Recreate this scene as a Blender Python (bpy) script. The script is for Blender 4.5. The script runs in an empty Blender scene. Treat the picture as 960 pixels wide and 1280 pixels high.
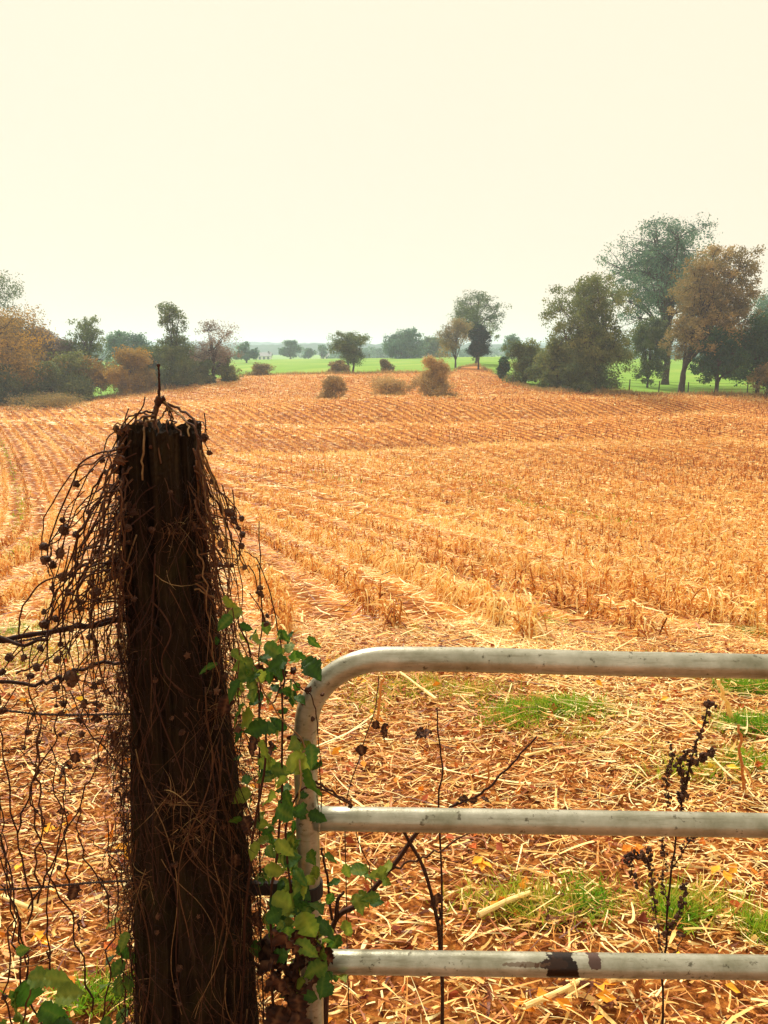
import bpy, math, random
import numpy as np
from mathutils import Vector, Matrix, Quaternion

R = math.radians
rng = np.random.default_rng(7)
random.seed(7)
scn = bpy.context.scene
col = scn.collection

# ------------------------------------------------------------------ camera maths
EYE = 1.72
PITCH = R(11.8)
FPX = 960.0
cp, sp = math.cos(PITCH), math.sin(PITCH)

def at(px, py, Y):
    """world point at forward distance Y seen at photo pixel (px, py)"""
    u = (px - 480) / FPX
    v = (640 - py) / FPX
    dy = cp + v * sp
    s = Y / dy
    return np.array([u * s, Y, EYE + (-sp + v * cp) * s])

cam_d = bpy.data.cameras.new('camera')
cam = bpy.data.objects.new('camera', cam_d)
col.objects.link(cam)
cam.location = (0, 0, EYE)
cam.rotation_euler = (math.pi / 2 - PITCH, 0, 0)
cam_d.sensor_fit = 'VERTICAL'
cam_d.sensor_height = 36.0
cam_d.lens = 27.0
cam_d.clip_start = 0.02
cam_d.clip_end = 6000
scn.camera = cam

# ------------------------------------------------------------------ terrain
CTRL = [
 # (px, py, Y): crests of the rolls with hidden dips behind them
 (480,800,4.8),(480,740,7.2),(480,690,11.2),(480,645,17),(480,605,25),(480,577,33),(480,567,39),(480,583,44),(480,560,48),(480,541,52.5),
 (480,530,57),(480,545,61),(480,520,65),(480,505,69.5),(480,495,75),(480,507,81),(480,489,89),(480,476,98),(480,468,116),
 (620,800,4.8),(620,740,7.2),(620,645,17.5),(620,603,26),(620,575,35),(620,562,42),(620,579,46),(620,555,49),(620,538,54),(620,527,59),(620,541,63),(620,515,67),
 (620,501,72),(620,490,82),(620,476,96),(620,464,122),(620,452,160),
 (300,800,4.8),(300,740,7.4),(300,690,11.8),(300,640,19),(300,600,27),(300,578,34),(300,572,39),(300,587,43),(300,560,47),(300,540,52),(300,529,57),(300,542,61),(300,518,66),(300,505,71),(300,492,82),(300,476,101),(300,471,118),
 (60,800,4.8),(60,740,8.2),(60,700,12.5),(60,640,25),(60,600,33),(60,560,42),(60,530,53),(60,525,58),(60,537,62),(60,516,70),(60,508,84),(60,500,98),
 (-150,800,4.8),(-150,700,13),(-150,640,26),(-150,560,43),(-150,525,62),(-150,510,84),
 (180,640,23),(180,560,43),(180,530,54),(180,525,58),(180,538,62),(180,515,69),(180,503,79),(180,491,92),(180,484,108),
 (880,800,4.8),(880,740,7.4),(880,690,11.6),(880,645,18),(880,603,27),(880,570,37),(880,553,44),(880,569,48),(880,545,52),(880,530,58),(880,517,64),(880,529,67),(880,505,73),(880,496,80),(880,490,92),(880,474,118),(880,458,160),
 (740,574,36),(740,558,43),(740,575,47),(740,548,51),(740,532,56),(740,522,61),(740,536,65),(740,508,70),(740,496,79),(740,488,86),(740,474,118),(740,458,160),
 (1100,800,4.8),(1100,690,11.6),(1100,603,27),(1100,556,47),(1100,520,66),(1100,497,80),(1100,458,160),
 (350,458,170),(480,456,170),(60,480,170),(350,449,300),(620,446,260),(900,450,260),(60,455,300),
]
cx, cz = [], []
for (px, py, Y) in CTRL:
    p = at(px, py, Y)
    cx.append((p[0] / p[1], math.log(p[1]) * 0.8)); cz.append(p[2])
for a in (-.9, -.5, -.2, 0, .2, .5, .9):
    for Y, z in ((1.0, 0), (2.2, 0), (3.4, 0), (450, -3.5), (800, -2), (1600, 0), (2600, 0)):
        cx.append((a, math.log(Y) * 0.8)); cz.append(z)
cx = np.array(cx); cz = np.array(cz)
def _k(d2): return np.sqrt(d2 + 0.004)
_D = ((cx[:, None, :] - cx[None, :, :]) ** 2).sum(-1)
_A = _k(_D) - 1e-3 * np.eye(len(cx))
_W = np.linalg.solve(_A, cz)

def zt(x, y):
    x = np.asarray(x, float); y = np.asarray(y, float)
    sh = np.broadcast(x, y).shape
    x = np.broadcast_to(x, sh).ravel(); y = np.broadcast_to(y, sh).ravel()
    out = np.empty(len(x))
    for i in range(0, len(x), 60000):
        xs, ys = x[i:i+60000], y[i:i+60000]
        yy = np.maximum(ys, 1.5)
        a = np.clip(xs / yy, -1.0, 1.0)
        r = np.log(yy) * 0.8
        d = (a[:, None] - cx[None, :, 0]) ** 2 + (r[:, None] - cx[None, :, 1]) ** 2
        z = _k(d) @ _W
        w = np.clip((ys - 3.2) / 1.6, 0, 1); w = w * w * (3 - 2 * w)
        z = z * w
        out[i:i+60000] = z
    return out.reshape(sh)

def z1(x, y): return float(zt(np.array([x]), np.array([y]))[0])

EDGE_A = [-1.0, -.5, -.27, -.20, -.17, .04, .085, .10, .12, .14, .165, .2, .5, 1.0]
EDGE_Y = [80, 86, 93, 108, 116, 117, 112, 135, 140, 112, 90, 83, 81.5, 80]
def edge_y(a): return np.interp(a, EDGE_A, EDGE_Y)

ROWSP = 0.80     # rows swing in a broad curve: x = k * ROWSP - row_g(y)
def row_g(y): return .06 * y + .72 * (y - 20 * np.log(1 + np.maximum(y, 0) / 20))
def row_m(y): return .06 + .72 * y / (y + 20)
def row_s(x, y): return x + row_g(y)
def row_dir(y):
    m = row_m(np.asarray(y, float)); L_ = np.sqrt(1 + m * m); return np.stack([-m / L_, 1 / L_], -1)
def wob(x, y, f=1.0, s=0.0):
    """smooth pseudo noise -1..1"""
    return (np.sin(x*f*1.3 + s + 1.7*np.sin(y*f*.9 + s*2)) + np.sin(y*f*1.7 + s*3 + 1.3*np.sin(x*f*1.1 + s))
            + np.sin((x+y)*f*2.9 + s*5 + np.sin((x-y)*f*2.1)) * .6) / 2.6
def headland_edge(x): return 4.75 + .22*np.sin(x*1.9+.5) + .12*np.sin(x*5.1) + .08*np.sin(x*11.3)

# ------------------------------------------------------------------ mesh helpers
def tag(o, label=None, cat=None, group=None, kind=None):
    if label: o['label'] = label
    if cat: o['category'] = cat
    if group: o['group'] = group
    if kind: o['kind'] = kind
    return o

def empty(name, loc, label, cat, group=None):
    o = bpy.data.objects.new(name, None)
    o.empty_display_size = .2
    o.location = [float(c) for c in loc]
    col.objects.link(o)
    tag(o, label, cat, group)
    return o

class MB:
    def __init__(s): s.v = []; s.f = []; s.t = []; s.n = 0
    def add(s, verts, faces, tone=0.5):
        verts = np.asarray(verts, float).reshape(-1, 3)
        faces = np.asarray(faces, int)
        s.v.append(verts); s.f.append(faces + s.n)
        if np.isscalar(tone): tone = np.full(len(verts), tone)
        s.t.append(np.asarray(tone, float).ravel()); s.n += len(verts)
    def mesh(s, name, mat, off=(0, 0, 0), smooth=False):
        v = np.concatenate(s.v) - np.asarray(off, float)
        me = bpy.data.meshes.new(name)
        me.vertices.add(len(v)); me.vertices.foreach_set('co', v.astype(np.float32).ravel())
        loops = np.concatenate([f.ravel() for f in s.f])
        sizes = np.concatenate([np.full(len(f), f.shape[1]) for f in s.f])
        starts = np.concatenate([[0], np.cumsum(sizes)[:-1]])
        me.loops.add(len(loops)); me.loops.foreach_set('vertex_index', loops.astype(np.int32))
        me.polygons.add(len(sizes)); me.polygons.foreach_set('loop_start', starts.astype(np.int32))
        me.update(calc_edges=True)
        a = me.attributes.new('tone', 'FLOAT', 'POINT')
        a.data.foreach_set('value', np.concatenate(s.t).astype(np.float32))
        me.polygons.foreach_set('use_smooth', np.full(len(sizes), smooth))
        me.materials.append(mat)
        me.validate()
        return me
    def build(s, name, mat, parent=None, smooth=False):
        off = np.zeros(3); q = parent
        while q is not None: off = off + np.array(q.location); q = q.parent
        o = bpy.data.objects.new(name, s.mesh(name, mat, off, smooth))
        col.objects.link(o)
        if parent is not None: o.parent = parent
        return o

def nrm(a): return a / np.maximum(np.linalg.norm(a, axis=-1, keepdims=True), 1e-9)

def ribbons(mb, base, d, L, W, bend, segs=2, tone=0.5, side=None, curl=0.0, tip=0.25):
    N = len(base)
    d = nrm(d)
    if side is None: side = rng.normal(size=(N, 3))
    side = nrm(np.cross(d, side))
    t = np.linspace(0, 1, segs + 1)[None, :, None]
    c = base[:, None, :] + d[:, None, :] * (L[:, None, None] * t) + bend[:, None, :] * (L[:, None, None] * t ** 2)
    w = W[:, None, None] * (1 - (1 - tip) * t ** 2) * .5
    sd = np.repeat(side[:, None, :], segs + 1, 1)
    if curl: sd = nrm(sd + curl * t * rng.normal(size=(N, 1, 3)))
    v = np.stack([c - sd * w, c + sd * w], 2)
    i = np.arange(N)[:, None] * (2 * (segs + 1)) + np.arange(segs)[None, :] * 2
    f = np.stack([i, i + 1, i + 3, i + 2], -1).reshape(-1, 4)
    tt = np.broadcast_to(np.asarray(tone, float).reshape(-1, 1), (N, 2 * (segs + 1)))
    mb.add(v, f, tt.ravel())

def cards(mb, c, size, tone, flat=0.0):
    """leaf-shaped rhombus faces at points c"""
    N = len(c)
    n = nrm(rng.normal(size=(N, 3)) + np.array([0, 0, flat]))
    a = nrm(np.cross(n, rng.normal(size=(N, 3))))
    b = np.cross(n, a)
    s = size.reshape(-1, 1)
    v = np.stack([c - a * s * .62, c - b * s * .36 + n * s * .1, c + a * s * .62, c + b * s * .36 + n * s * .1], 1)
    f = np.arange(N * 4).reshape(-1, 4)
    mb.add(v, f, np.repeat(tone, 4))

def tube(mb, pts, rad, segs=6, tone=0.5, cap=True, rough=0.0):
    pts = np.asarray(pts, float); n = len(pts)
    rad = np.broadcast_to(np.asarray(rad, float), (n,)) if np.ndim(rad) <= 1 and np.size(rad) in (1, n) else np.asarray(rad)
    tan = np.gradient(pts, axis=0); tan = nrm(tan)
    ref = np.array([0, 0, 1.0]) if abs(tan[0][2]) < .9 else np.array([1.0, 0, 0])
    u = nrm(np.cross(tan[0], ref)); rings = []
    an = np.linspace(0, 2 * math.pi, segs, endpoint=False)
    for i in range(n):
        u = nrm(u - tan[i] * np.dot(u, tan[i])); w = np.cross(tan[i], u)
        rr = rad[i] * (1 + rough * rng.normal(size=segs))
        rings.append(pts[i] + (np.cos(an) * rr)[:, None] * u + (np.sin(an) * rr)[:, None] * w)
    v = np.concatenate(rings)
    f = []
    for i in range(n - 1):
        for j in range(segs):
            k = (j + 1) % segs
            f.append((i * segs + j, i * segs + k, (i + 1) * segs + k, (i + 1) * segs + j))
    if cap:
        v = np.concatenate([v, pts[:1], pts[-1:]])
        tri = []
        for j in range(segs):
            k = (j + 1) % segs
            tri.append((n * segs, k, j)); tri.append((n * segs + 1, (n - 1) * segs + j, (n - 1) * segs + k))
        base = mb.n
        mb.add(v, f, tone)
        mb.f.append(np.array(tri) + base)
    else:
        mb.add(v, f, tone)

def bez(ps, n=14):
    """Catmull-Rom through points"""
    P = np.asarray(ps, float)
    if len(P) == 2: return P[0] + (P[1] - P[0]) * np.linspace(0, 1, n)[:, None]
    P = np.concatenate([[2 * P[0] - P[1]], P, [2 * P[-1] - P[-2]]])
    out = []; m = len(P) - 3; k = max(2, n // m)
    for i in range(m):
        for t in np.linspace(0, 1, k, endpoint=False):
            p0, p1, p2, p3 = P[i:i + 4]
            out.append(.5 * ((2 * p1) + (-p0 + p2) * t + (2 * p0 - 5 * p1 + 4 * p2 - p3) * t * t + (-p0 + 3 * p1 - 3 * p2 + p3) * t ** 3))
    out.append(P[-2])
    return np.array(out)

def box(mb, c, s, tone=.5):
    c = np.asarray(c, float); s = np.asarray(s, float) / 2
    v = np.array([[i, j, k] for i in (-1, 1) for j in (-1, 1) for k in (-1, 1)]) * s + c
    f = [(0, 1, 3, 2), (4, 6, 7, 5), (0, 4, 5, 1), (2, 3, 7, 6), (0, 2, 6, 4), (1, 5, 7, 3)]
    mb.add(v, f, tone)

def ball_data(seed, rings=7, segs=9, lump=.14):
    g = np.random.default_rng(seed); v = [(0, 0, -1.)]
    for i in range(1, rings):
        th = math.pi * i / rings
        for j in range(segs):
            ph = 2 * math.pi * j / segs + i * .3
            r = 1 + lump * g.normal()
            v.append((math.sin(th) * math.cos(ph) * r, math.sin(th) * math.sin(ph) * r, -math.cos(th) * r))
    v.append((0, 0, 1.)); v = np.array(v); q = []; t = []
    for i in range(rings - 2):
        for j in range(segs):
            k = (j + 1) % segs; a = 1 + i * segs
            q.append((a + j, a + k, a + segs + k, a + segs + j))
    for j in range(segs):
        k = (j + 1) % segs
        t.append((0, 1 + k, 1 + j)); a = 1 + (rings - 2) * segs
        t.append((len(v) - 1, a + j, a + k))
    return v, np.array(q), np.array(t)

# ------------------------------------------------------------------ materials
def newmat(name):
    m = bpy.data.materials.new(name); m.use_nodes = True
    nt = m.node_tree; nt.nodes.clear()
    return m, nt.nodes, nt.links

def ramp(N, stops):
    r = N.new('ShaderNodeValToRGB'); e = r.color_ramp.elements
    e[0].position, e[0].color = stops[0][0], (*stops[0][1], 1)
    e[1].position, e[1].color = stops[-1][0], (*stops[-1][1], 1)
    for p, c in stops[1:-1]:
        x = e.new(p); x.color = (*c, 1)
    return r

def noise(N, L, vec, scale, detail=4, rough=.6):
    n = N.new('ShaderNodeTexNoise'); n.inputs['Scale'].default_value = scale
    n.inputs['Detail'].default_value = detail; n.inputs['Roughness'].default_value = rough
    if vec is not None: L.new(vec, n.inputs['Vector'])
    return n

def mathn(N, L, op, a, b=None, c=None):
    n = N.new('ShaderNodeMath'); n.operation = op
    for i, x in enumerate((a, b, c)):
        if x is None: continue
        if isinstance(x, (int, float)): n.inputs[i].default_value = x
        else: L.new(x, n.inputs[i])
    return n.outputs[0]

def tone_mat(name, stops, trans=0.0, rough=.8, nscale=30, namp=.25, spec=.2, tcol=None):
    """colour from the tone attribute (how pale or ripe each piece is) plus fine mottling"""
    m, N, L = newmat(name)
    at_ = N.new('ShaderNodeAttribute'); at_.attribute_name = 'tone'
    tc = N.new('ShaderNodeTexCoord')
    nz = noise(N, L, tc.outputs['Object'], nscale, 3)
    v = mathn(N, L, 'MULTIPLY_ADD', nz.outputs['Fac'], namp, at_.outputs['Fac'])
    v = mathn(N, L, 'SUBTRACT', v, namp * .5)
    r = ramp(N, stops); L.new(v, r.inputs['Fac'])
    b = N.new('ShaderNodeBsdfPrincipled'); L.new(r.outputs['Color'], b.inputs['Base Color'])
    b.inputs['Roughness'].default_value = rough; b.inputs['Specular IOR Level'].default_value = spec
    o = N.new('ShaderNodeOutputMaterial')
    if trans > 0:
        t = N.new('ShaderNodeBsdfTranslucent'); L.new(r.outputs['Color'], t.inputs['Color'])
        mx = N.new('ShaderNodeMixShader'); mx.inputs[0].default_value = trans
        L.new(b.outputs[0], mx.inputs[1]); L.new(t.outputs[0], mx.inputs[2]); L.new(mx.outputs[0], o.inputs['Surface'])
    else:
        L.new(b.outputs[0], o.inputs['Surface'])
    return m

STRAW = [(0, (.10, .022, .006)), (.25, (.42, .125, .026)), (.5, (.74, .33, .072)), (.72, (.92, .60, .18)), (1, (.96, .82, .40))]
M = {}
M['straw'] = tone_mat('straw', STRAW, trans=.25, nscale=60, namp=.3)
M['litter'] = tone_mat('stalk_litter', STRAW, trans=.1, nscale=50, namp=.35, spec=.35, rough=.6)
M['fallen'] = tone_mat('fallen_leaf', [(0, (.16, .03, .012)), (.4, (.50, .10, .02)), (.7, (.85, .30, .02)), (1, (.90, .62, .05))], trans=.15, nscale=70)
M['grass'] = tone_mat('grass_blade', [(0, (.06, .18, .01)), (.4, (.17, .42, .02)), (.7, (.40, .46, .03)), (1, (.62, .48, .10))], trans=.35, nscale=20)
M['drygrass'] = tone_mat('dry_grass', [(0, (.20, .16, .05)), (.5, (.42, .26, .09)), (1, (.60, .42, .18))], trans=.3, nscale=20)
M['twig'] = tone_mat('dead_twig', [(0, (.014, .0045, .003)), (.4, (.048, .016, .007)), (.75, (.14, .060, .022)), (1, (.34, .23, .09))], nscale=90, namp=.35)
M['seed'] = tone_mat('seed_head', [(0, (.016, .007, .004)), (.5, (.055, .022, .011)), (1, (.16, .075, .035))], nscale=300, namp=.5)
M['dryleaf'] = tone_mat('withered_leaf', [(0, (.02, .008, .005)), (.5, (.07, .025, .012)), (1, (.16, .07, .03))], trans=.2, nscale=60, namp=.5)

def leaf_material(name, c0, c1, c2, trans=.4):
    m, N, L = newmat(name)
    at_ = N.new('ShaderNodeAttribute'); at_.attribute_name = 'tone'
    tc = N.new('ShaderNodeTexCoord'); oi = N.new('ShaderNodeObjectInfo')
    nz = noise(N, L, tc.outputs['Object'], 45, 4)
    v = mathn(N, L, 'MULTIPLY_ADD', nz.outputs['Fac'], .5, oi.outputs['Random'])
    v = mathn(N, L, 'MULTIPLY', v, .66)
    v = mathn(N, L, 'MULTIPLY_ADD', at_.outputs['Fac'], .25, v)   # veins paler
    r = ramp(N, [(0.05, c0), (.5, c1), (1, c2)]); L.new(v, r.inputs['Fac'])
    b = N.new('ShaderNodeBsdfPrincipled'); L.new(r.outputs['Color'], b.inputs['Base Color'])
    b.inputs['Roughness'].default_value = .5; b.inputs['Specular IOR Level'].default_value = .25
    t = N.new('ShaderNodeBsdfTranslucent'); L.new(r.outputs['Color'], t.inputs['Color'])
    mx = N.new('ShaderNodeMixShader'); mx.inputs[0].default_value = trans
    o = N.new('ShaderNodeOutputMaterial')
    L.new(b.outputs[0], mx.inputs[1]); L.new(t.outputs[0], mx.inputs[2]); L.new(mx.outputs[0], o.inputs['Surface'])
    bp = N.new('ShaderNodeBump'); bp.inputs['Strength'].default_value = .4; bp.inputs['Distance'].default_value = .003
    L.new(nz.outputs['Fac'], bp.inputs['Height']); L.new(bp.outputs[0], b.inputs['Normal'])
    return m
M['leaf'] = leaf_material('vine_leaf', (.010, .035, .005), (.050, .13, .012), (.27, .31, .035))

def foliage(name, d, m_, l):
    return tone_mat(name, [(0, d), (.5, m_), (1, l)], trans=.35, nscale=1.0, namp=.5, rough=.7)
M['f_green'] = foliage('foliage_green', (.06, .10, .04), (.13, .19, .06), (.25, .29, .10))
M['f_dark'] = foliage('foliage_dark_green', (.020, .075, .032), (.045, .125, .045), (.09, .19, .06))
M['f_blue'] = foliage('foliage_bluish_green', (.05, .12, .075), (.10, .20, .115), (.18, .31, .17))
M['f_orange'] = foliage('foliage_orange', (.18, .13, .035), (.36, .24, .055), (.60, .36, .06))
M['f_brown'] = foliage('foliage_brown', (.14, .125, .052), (.26, .21, .08), (.46, .33, .115))
M['f_olive'] = foliage('foliage_olive', (.07, .11, .038), (.155, .205, .062), (.29, .31, .09))
M['f_purple'] = foliage('foliage_dull_purple', (.15, .13, .10), (.26, .21, .16), (.36, .28, .19))

M['f_cedar'] = foliage('foliage_cedar', (.006, .018, .010), (.014, .036, .018), (.03, .065, .03))
M['f_tawny'] = foliage('foliage_tawny', (.24, .17, .07), (.46, .32, .13), (.68, .48, .20))
def bark():
    m, N, L = newmat('bark')
    tc = N.new('ShaderNodeTexCoord'); mp = N.new('ShaderNodeMapping'); mp.inputs['Scale'].default_value = (3, 3, .6)
    L.new(tc.outputs['Object'], mp.inputs[0]); nz = noise(N, L, mp.outputs[0], 3, 5)
    r = ramp(N, [(.3, (.02, .014, .010)), (.7, (.10, .072, .05))]); L.new(nz.outputs['Fac'], r.inputs[0])
    b = N.new('ShaderNodeBsdfPrincipled'); b.inputs['Roughness'].default_value = .95
    L.new(r.outputs[0], b.inputs['Base Color']); o = N.new('ShaderNodeOutputMaterial'); L.new(b.outputs[0], o.inputs[0])
    return m
M['bark'] = bark()

def post_mat():
    m, N, L = newmat('weathered_post_wood')
    tc = N.new('ShaderNodeTexCoord'); mp = N.new('ShaderNodeMapping'); mp.inputs['Scale'].default_value = (60, 60, 3)
    L.new(tc.outputs['Object'], mp.inputs[0]); nz = noise(N, L, mp.outputs[0], 1.6, 8, .7)
    nz2 = noise(N, L, tc.outputs['Object'], 9, 4)
    r = ramp(N, [(.3, (.004, .002, .001)), (.55, (.020, .011, .005)), (.8, (.07, .045, .020))]); L.new(nz.outputs['Fac'], r.inputs[0])
    mix = N.new('ShaderNodeMix'); mix.data_type = 'RGBA'
    r2 = ramp(N, [(.5, (0, 0, 0)), (.7, (1, 1, 1))]); L.new(nz2.outputs['Fac'], r2.inputs[0])
    L.new(mathn(N, L, 'MULTIPLY', r2.outputs[0], .5), mix.inputs['Factor'])
    L.new(r.outputs[0], mix.inputs['A']); mix.inputs['B'].default_value = (.035, .030, .008, 1)
    b = N.new('ShaderNodeBsdfPrincipled'); b.inputs['Roughness'].default_value = .95; b.inputs['Specular IOR Level'].default_value = .1
    L.new(mix.outputs['Result'], b.inputs['Base Color'])
    bp = N.new('ShaderNodeBump'); bp.inputs['Strength'].default_value = .9; bp.inputs['Distance'].default_value = .006
    L.new(nz.outputs['Fac'], bp.inputs['Height']); L.new(bp.outputs[0], b.inputs['Normal'])
    o = N.new('ShaderNodeOutputMaterial'); L.new(b.outputs[0], o.inputs[0])
    return m
M['post'] = post_mat()

# gate paint: weathered pale paint with grime, specks and one peeled rusty patch
RUST = at(700, 1204, 1.30)
def gate_mat():
    m, N, L = newmat('weathered_gate_paint')
    g = N.new('ShaderNodeNewGeometry'); pos = g.outputs['Position']
    n1 = noise(N, L, pos, 14, 6, .65); n2 = noise(N, L, pos, 240, 3, .6); n3 = noise(N, L, pos, 55, 5, .7)
    mp = N.new('ShaderNodeMapping'); mp.inputs['Scale'].default_value = (6, 60, 60); L.new(pos, mp.inputs[0])
    n4 = noise(N, L, mp.outputs[0], 1.5, 5, .7)
    base = ramp(N, [(.25, (.19, .19, .12)), (.45, (.32, .315, .235)), (.7, (.50, .49, .40))]); L.new(n1.outputs['Fac'], base.inputs[0])
    def mixc(fac, a, bcol):
        x = N.new('ShaderNodeMix'); x.data_type = 'RGBA'; L.new(fac, x.inputs['Factor']); L.new(a, x.inputs['A'])
        x.inputs['B'].default_value = (*bcol, 1); return x.outputs['Result']
    st = ramp(N, [(.52, (0, 0, 0)), (.72, (1, 1, 1))]); L.new(n4.outputs['Fac'], st.inputs[0])
    c = mixc(mathn(N, L, 'MULTIPLY', st.outputs[0], .75), base.outputs[0], (.16, .145, .08))
    sk = ramp(N, [(.60, (0, 0, 0)), (.66, (1, 1, 1))]); L.new(n3.outputs['Fac'], sk.inputs[0])
    c = mixc(mathn(N, L, 'MULTIPLY', sk.outputs[0], .85), c, (.08, .07, .04))
    s2 = ramp(N, [(.70, (0, 0, 0)), (.76, (1, 1, 1))]); L.new(n2.outputs['Fac'], s2.inputs[0])
    c = mixc(mathn(N, L, 'MULTIPLY', s2.outputs[0], .7), c, (.12, .10, .06))
    # peeled patch (ellipsoid distance warped by noise)
    def patch(center, rx, rz, warp, sc):
        vs = N.new('ShaderNodeVectorMath'); vs.operation = 'SUBTRACT'; L.new(pos, vs.inputs[0]); vs.inputs[1].default_value = tuple(center)
        vm = N.new('ShaderNodeVectorMath'); vm.operation = 'MULTIPLY'; L.new(vs.outputs[0], vm.inputs[0]); vm.inputs[1].default_value = (1/rx, 1/.08, 1/rz)
        ln = N.new('ShaderNodeVectorMath'); ln.operation = 'LENGTH'; L.new(vm.outputs[0], ln.inputs[0])
        nn = noise(N, L, pos, sc, 4, .6)
        d = mathn(N, L, 'MULTIPLY_ADD', nn.outputs['Fac'], warp, ln.outputs['Value'])
        rr = ramp(N, [(.0, (1, 1, 1)), (1.0, (0, 0, 0))]); 
        rr.color_ramp.elements[0].position = .96; rr.color_ramp.elements[1].position = .99
        L.new(mathn(N, L, 'MULTIPLY', d, .6), rr.inputs[0]); return rr.outputs[0]
    p1 = patch(RUST + np.array([.0, -.02, .0]), .035, .046, 1.5, 60)
    c = mixc(p1, c, (.012, .005, .003))
    p2 = patch(RUST + np.array([-.018, -.02, .016]), .036, .008, 1.5, 90)
    c = mixc(p2, c, (.03, .012, .006))
    p3 = patch(RUST + np.array([.062, -.02, .019]), .012, .010, 1.2, 120)
    c = mixc(p3, c, (.09, .05, .04))
    p4 = patch(RUST + np.array([-.07, -.01, .016]), .05, .004, 1.5, 120)
    c = mixc(mathn(N, L, 'MULTIPLY', p4, .7), c, (.12, .06, .03))
    b = N.new('ShaderNodeBsdfPrincipled'); L.new(c, b.inputs['Base Color'])
    b.inputs['Roughness'].default_value = .38; b.inputs['Specular IOR Level'].default_value = .6; b.inputs['Metallic'].default_value = .55
    bp = N.new('ShaderNodeBump'); bp.inputs['Strength'].default_value = .35; bp.inputs['Distance'].default_value = .002
    L.new(n3.outputs['Fac'], bp.inputs['Height']); L.new(bp.outputs[0], b.inputs['Normal'])
    o = N.new('ShaderNodeOutputMaterial'); L.new(b.outputs[0], o.inputs[0])
    return m
M['gate'] = gate_mat()

def simple(name, c, rough=.7, metal=0.0):
    m, N, L = newmat(name)
    tc = N.new('ShaderNodeTexCoord'); nz = noise(N, L, tc.outputs['Object'], 8, 5)
    r = ramp(N, [(.2, tuple(x * .7 for x in c)), (.8, tuple(min(1, x * 1.2) for x in c))]); L.new(nz.outputs[0], r.inputs[0])
    b = N.new('ShaderNodeBsdfPrincipled'); L.new(r.outputs[0], b.inputs['Base Color']); b.inputs['Roughness'].default_value = rough
    b.inputs['Metallic'].default_value = metal
    o = N.new('ShaderNodeOutputMaterial'); L.new(b.outputs[0], o.inputs[0]); return m
M['wire'] = simple('rusty_wire', (.03, .014, .009), .9)
M['iron'] = simple('rusty_iron', (.018, .009, .006), .9)
M['whitewall'] = simple('white_siding', (.78, .78, .76)); M['roof'] = simple('grey_roof', (.16, .16, .18)); M['glass'] = simple('dark_window', (.03, .04, .05), .2)
M['greypost'] = simple('old_fence_wood', (.07, .06, .045))

def ground_mat(kind):
    m, N, L = newmat('ground_' + kind)
    g = N.new('ShaderNodeNewGeometry'); pos = g.outputs['Position']
    b = N.new('ShaderNodeBsdfPrincipled'); b.inputs['Roughness'].default_value = .95; b.inputs['Specular IOR Level'].default_value = .05
    o = N.new('ShaderNodeOutputMaterial'); L.new(b.outputs[0], o.inputs[0])
    if kind == 'pasture':
        n1 = noise(N, L, pos, .05, 4); n2 = noise(N, L, pos, 1.3, 6, .7)
        v = mathn(N, L, 'MULTIPLY_ADD', n2.outputs[0], .5, n1.outputs[0])
        r = ramp(N, [(.45, (.11, .23, .03)), (.75, (.17, .31, .04)), (1, (.29, .36, .07))]); L.new(v, r.inputs[0])
        L.new(r.outputs[0], b.inputs['Base Color'])
        return m
    if kind == 'woods':
        n1 = noise(N, L, pos, .02, 6); r = ramp(N, [(.3, (.012, .03, .02)), (.6, (.03, .06, .035)), (.8, (.06, .07, .04))])
        L.new(n1.outputs[0], r.inputs[0]); L.new(r.outputs[0], b.inputs['Base Color']); return m
    # field: residue strewn soil, windrowed along the rows
    sx_ = N.new('ShaderNodeSeparateXYZ'); L.new(pos, sx_.inputs[0])
    yy = mathn(N, L, 'MAXIMUM', sx_.outputs['Y'], 0.0)
    lg = mathn(N, L, 'LOGARITHM', mathn(N, L, 'MULTIPLY_ADD', yy, 1 / 20, 1.0), math.e)
    g_ = mathn(N, L, 'MULTIPLY_ADD', yy, .78, mathn(N, L, 'MULTIPLY', lg, -14.4))
    rs_ = mathn(N, L, 'ADD', sx_.outputs['X'], g_)
    n0 = noise(N, L, pos, .6, 3)
    s = mathn(N, L, 'MULTIPLY', rs_, 2 * math.pi / ROWSP)
    s = mathn(N, L, 'COSINE', s)
    n1 = noise(N, L, pos, 22, 6, .75); n2 = noise(N, L, pos, .12, 4); n3 = noise(N, L, pos, 3.0, 5, .7)
    v = mathn(N, L, 'MULTIPLY_ADD', s, .13 if kind == 'field' else 0.0, n1.outputs[0])
    v = mathn(N, L, 'MULTIPLY_ADD', n3.outputs[0], .35, v)
    v = mathn(N, L, 'MULTIPLY_ADD', n2.outputs[0], .25, v)
    v = mathn(N, L, 'SUBTRACT', v, .33 if kind == 'field' else .44)
    r = ramp(N, [(.25, (.11, .030, .008)), (.43, (.39, .135, .028)), (.58, (.70, .32, .07)), (.8, (.90, .60, .20))])
    L.new(v, r.inputs[0]); L.new(r.outputs[0], b.inputs['Base Color'])
    bp = N.new('ShaderNodeBump'); bp.inputs['Strength'].default_value = .6; bp.inputs['Distance'].default_value = .03
    L.new(n1.outputs[0], bp.inputs['Height']); L.new(bp.outputs[0], b.inputs['Normal'])
    return m
M['field'] = ground_mat('field'); M['headland'] = ground_mat('headland'); M['pasture'] = ground_mat('pasture'); M['woods'] = ground_mat('woods')

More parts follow.
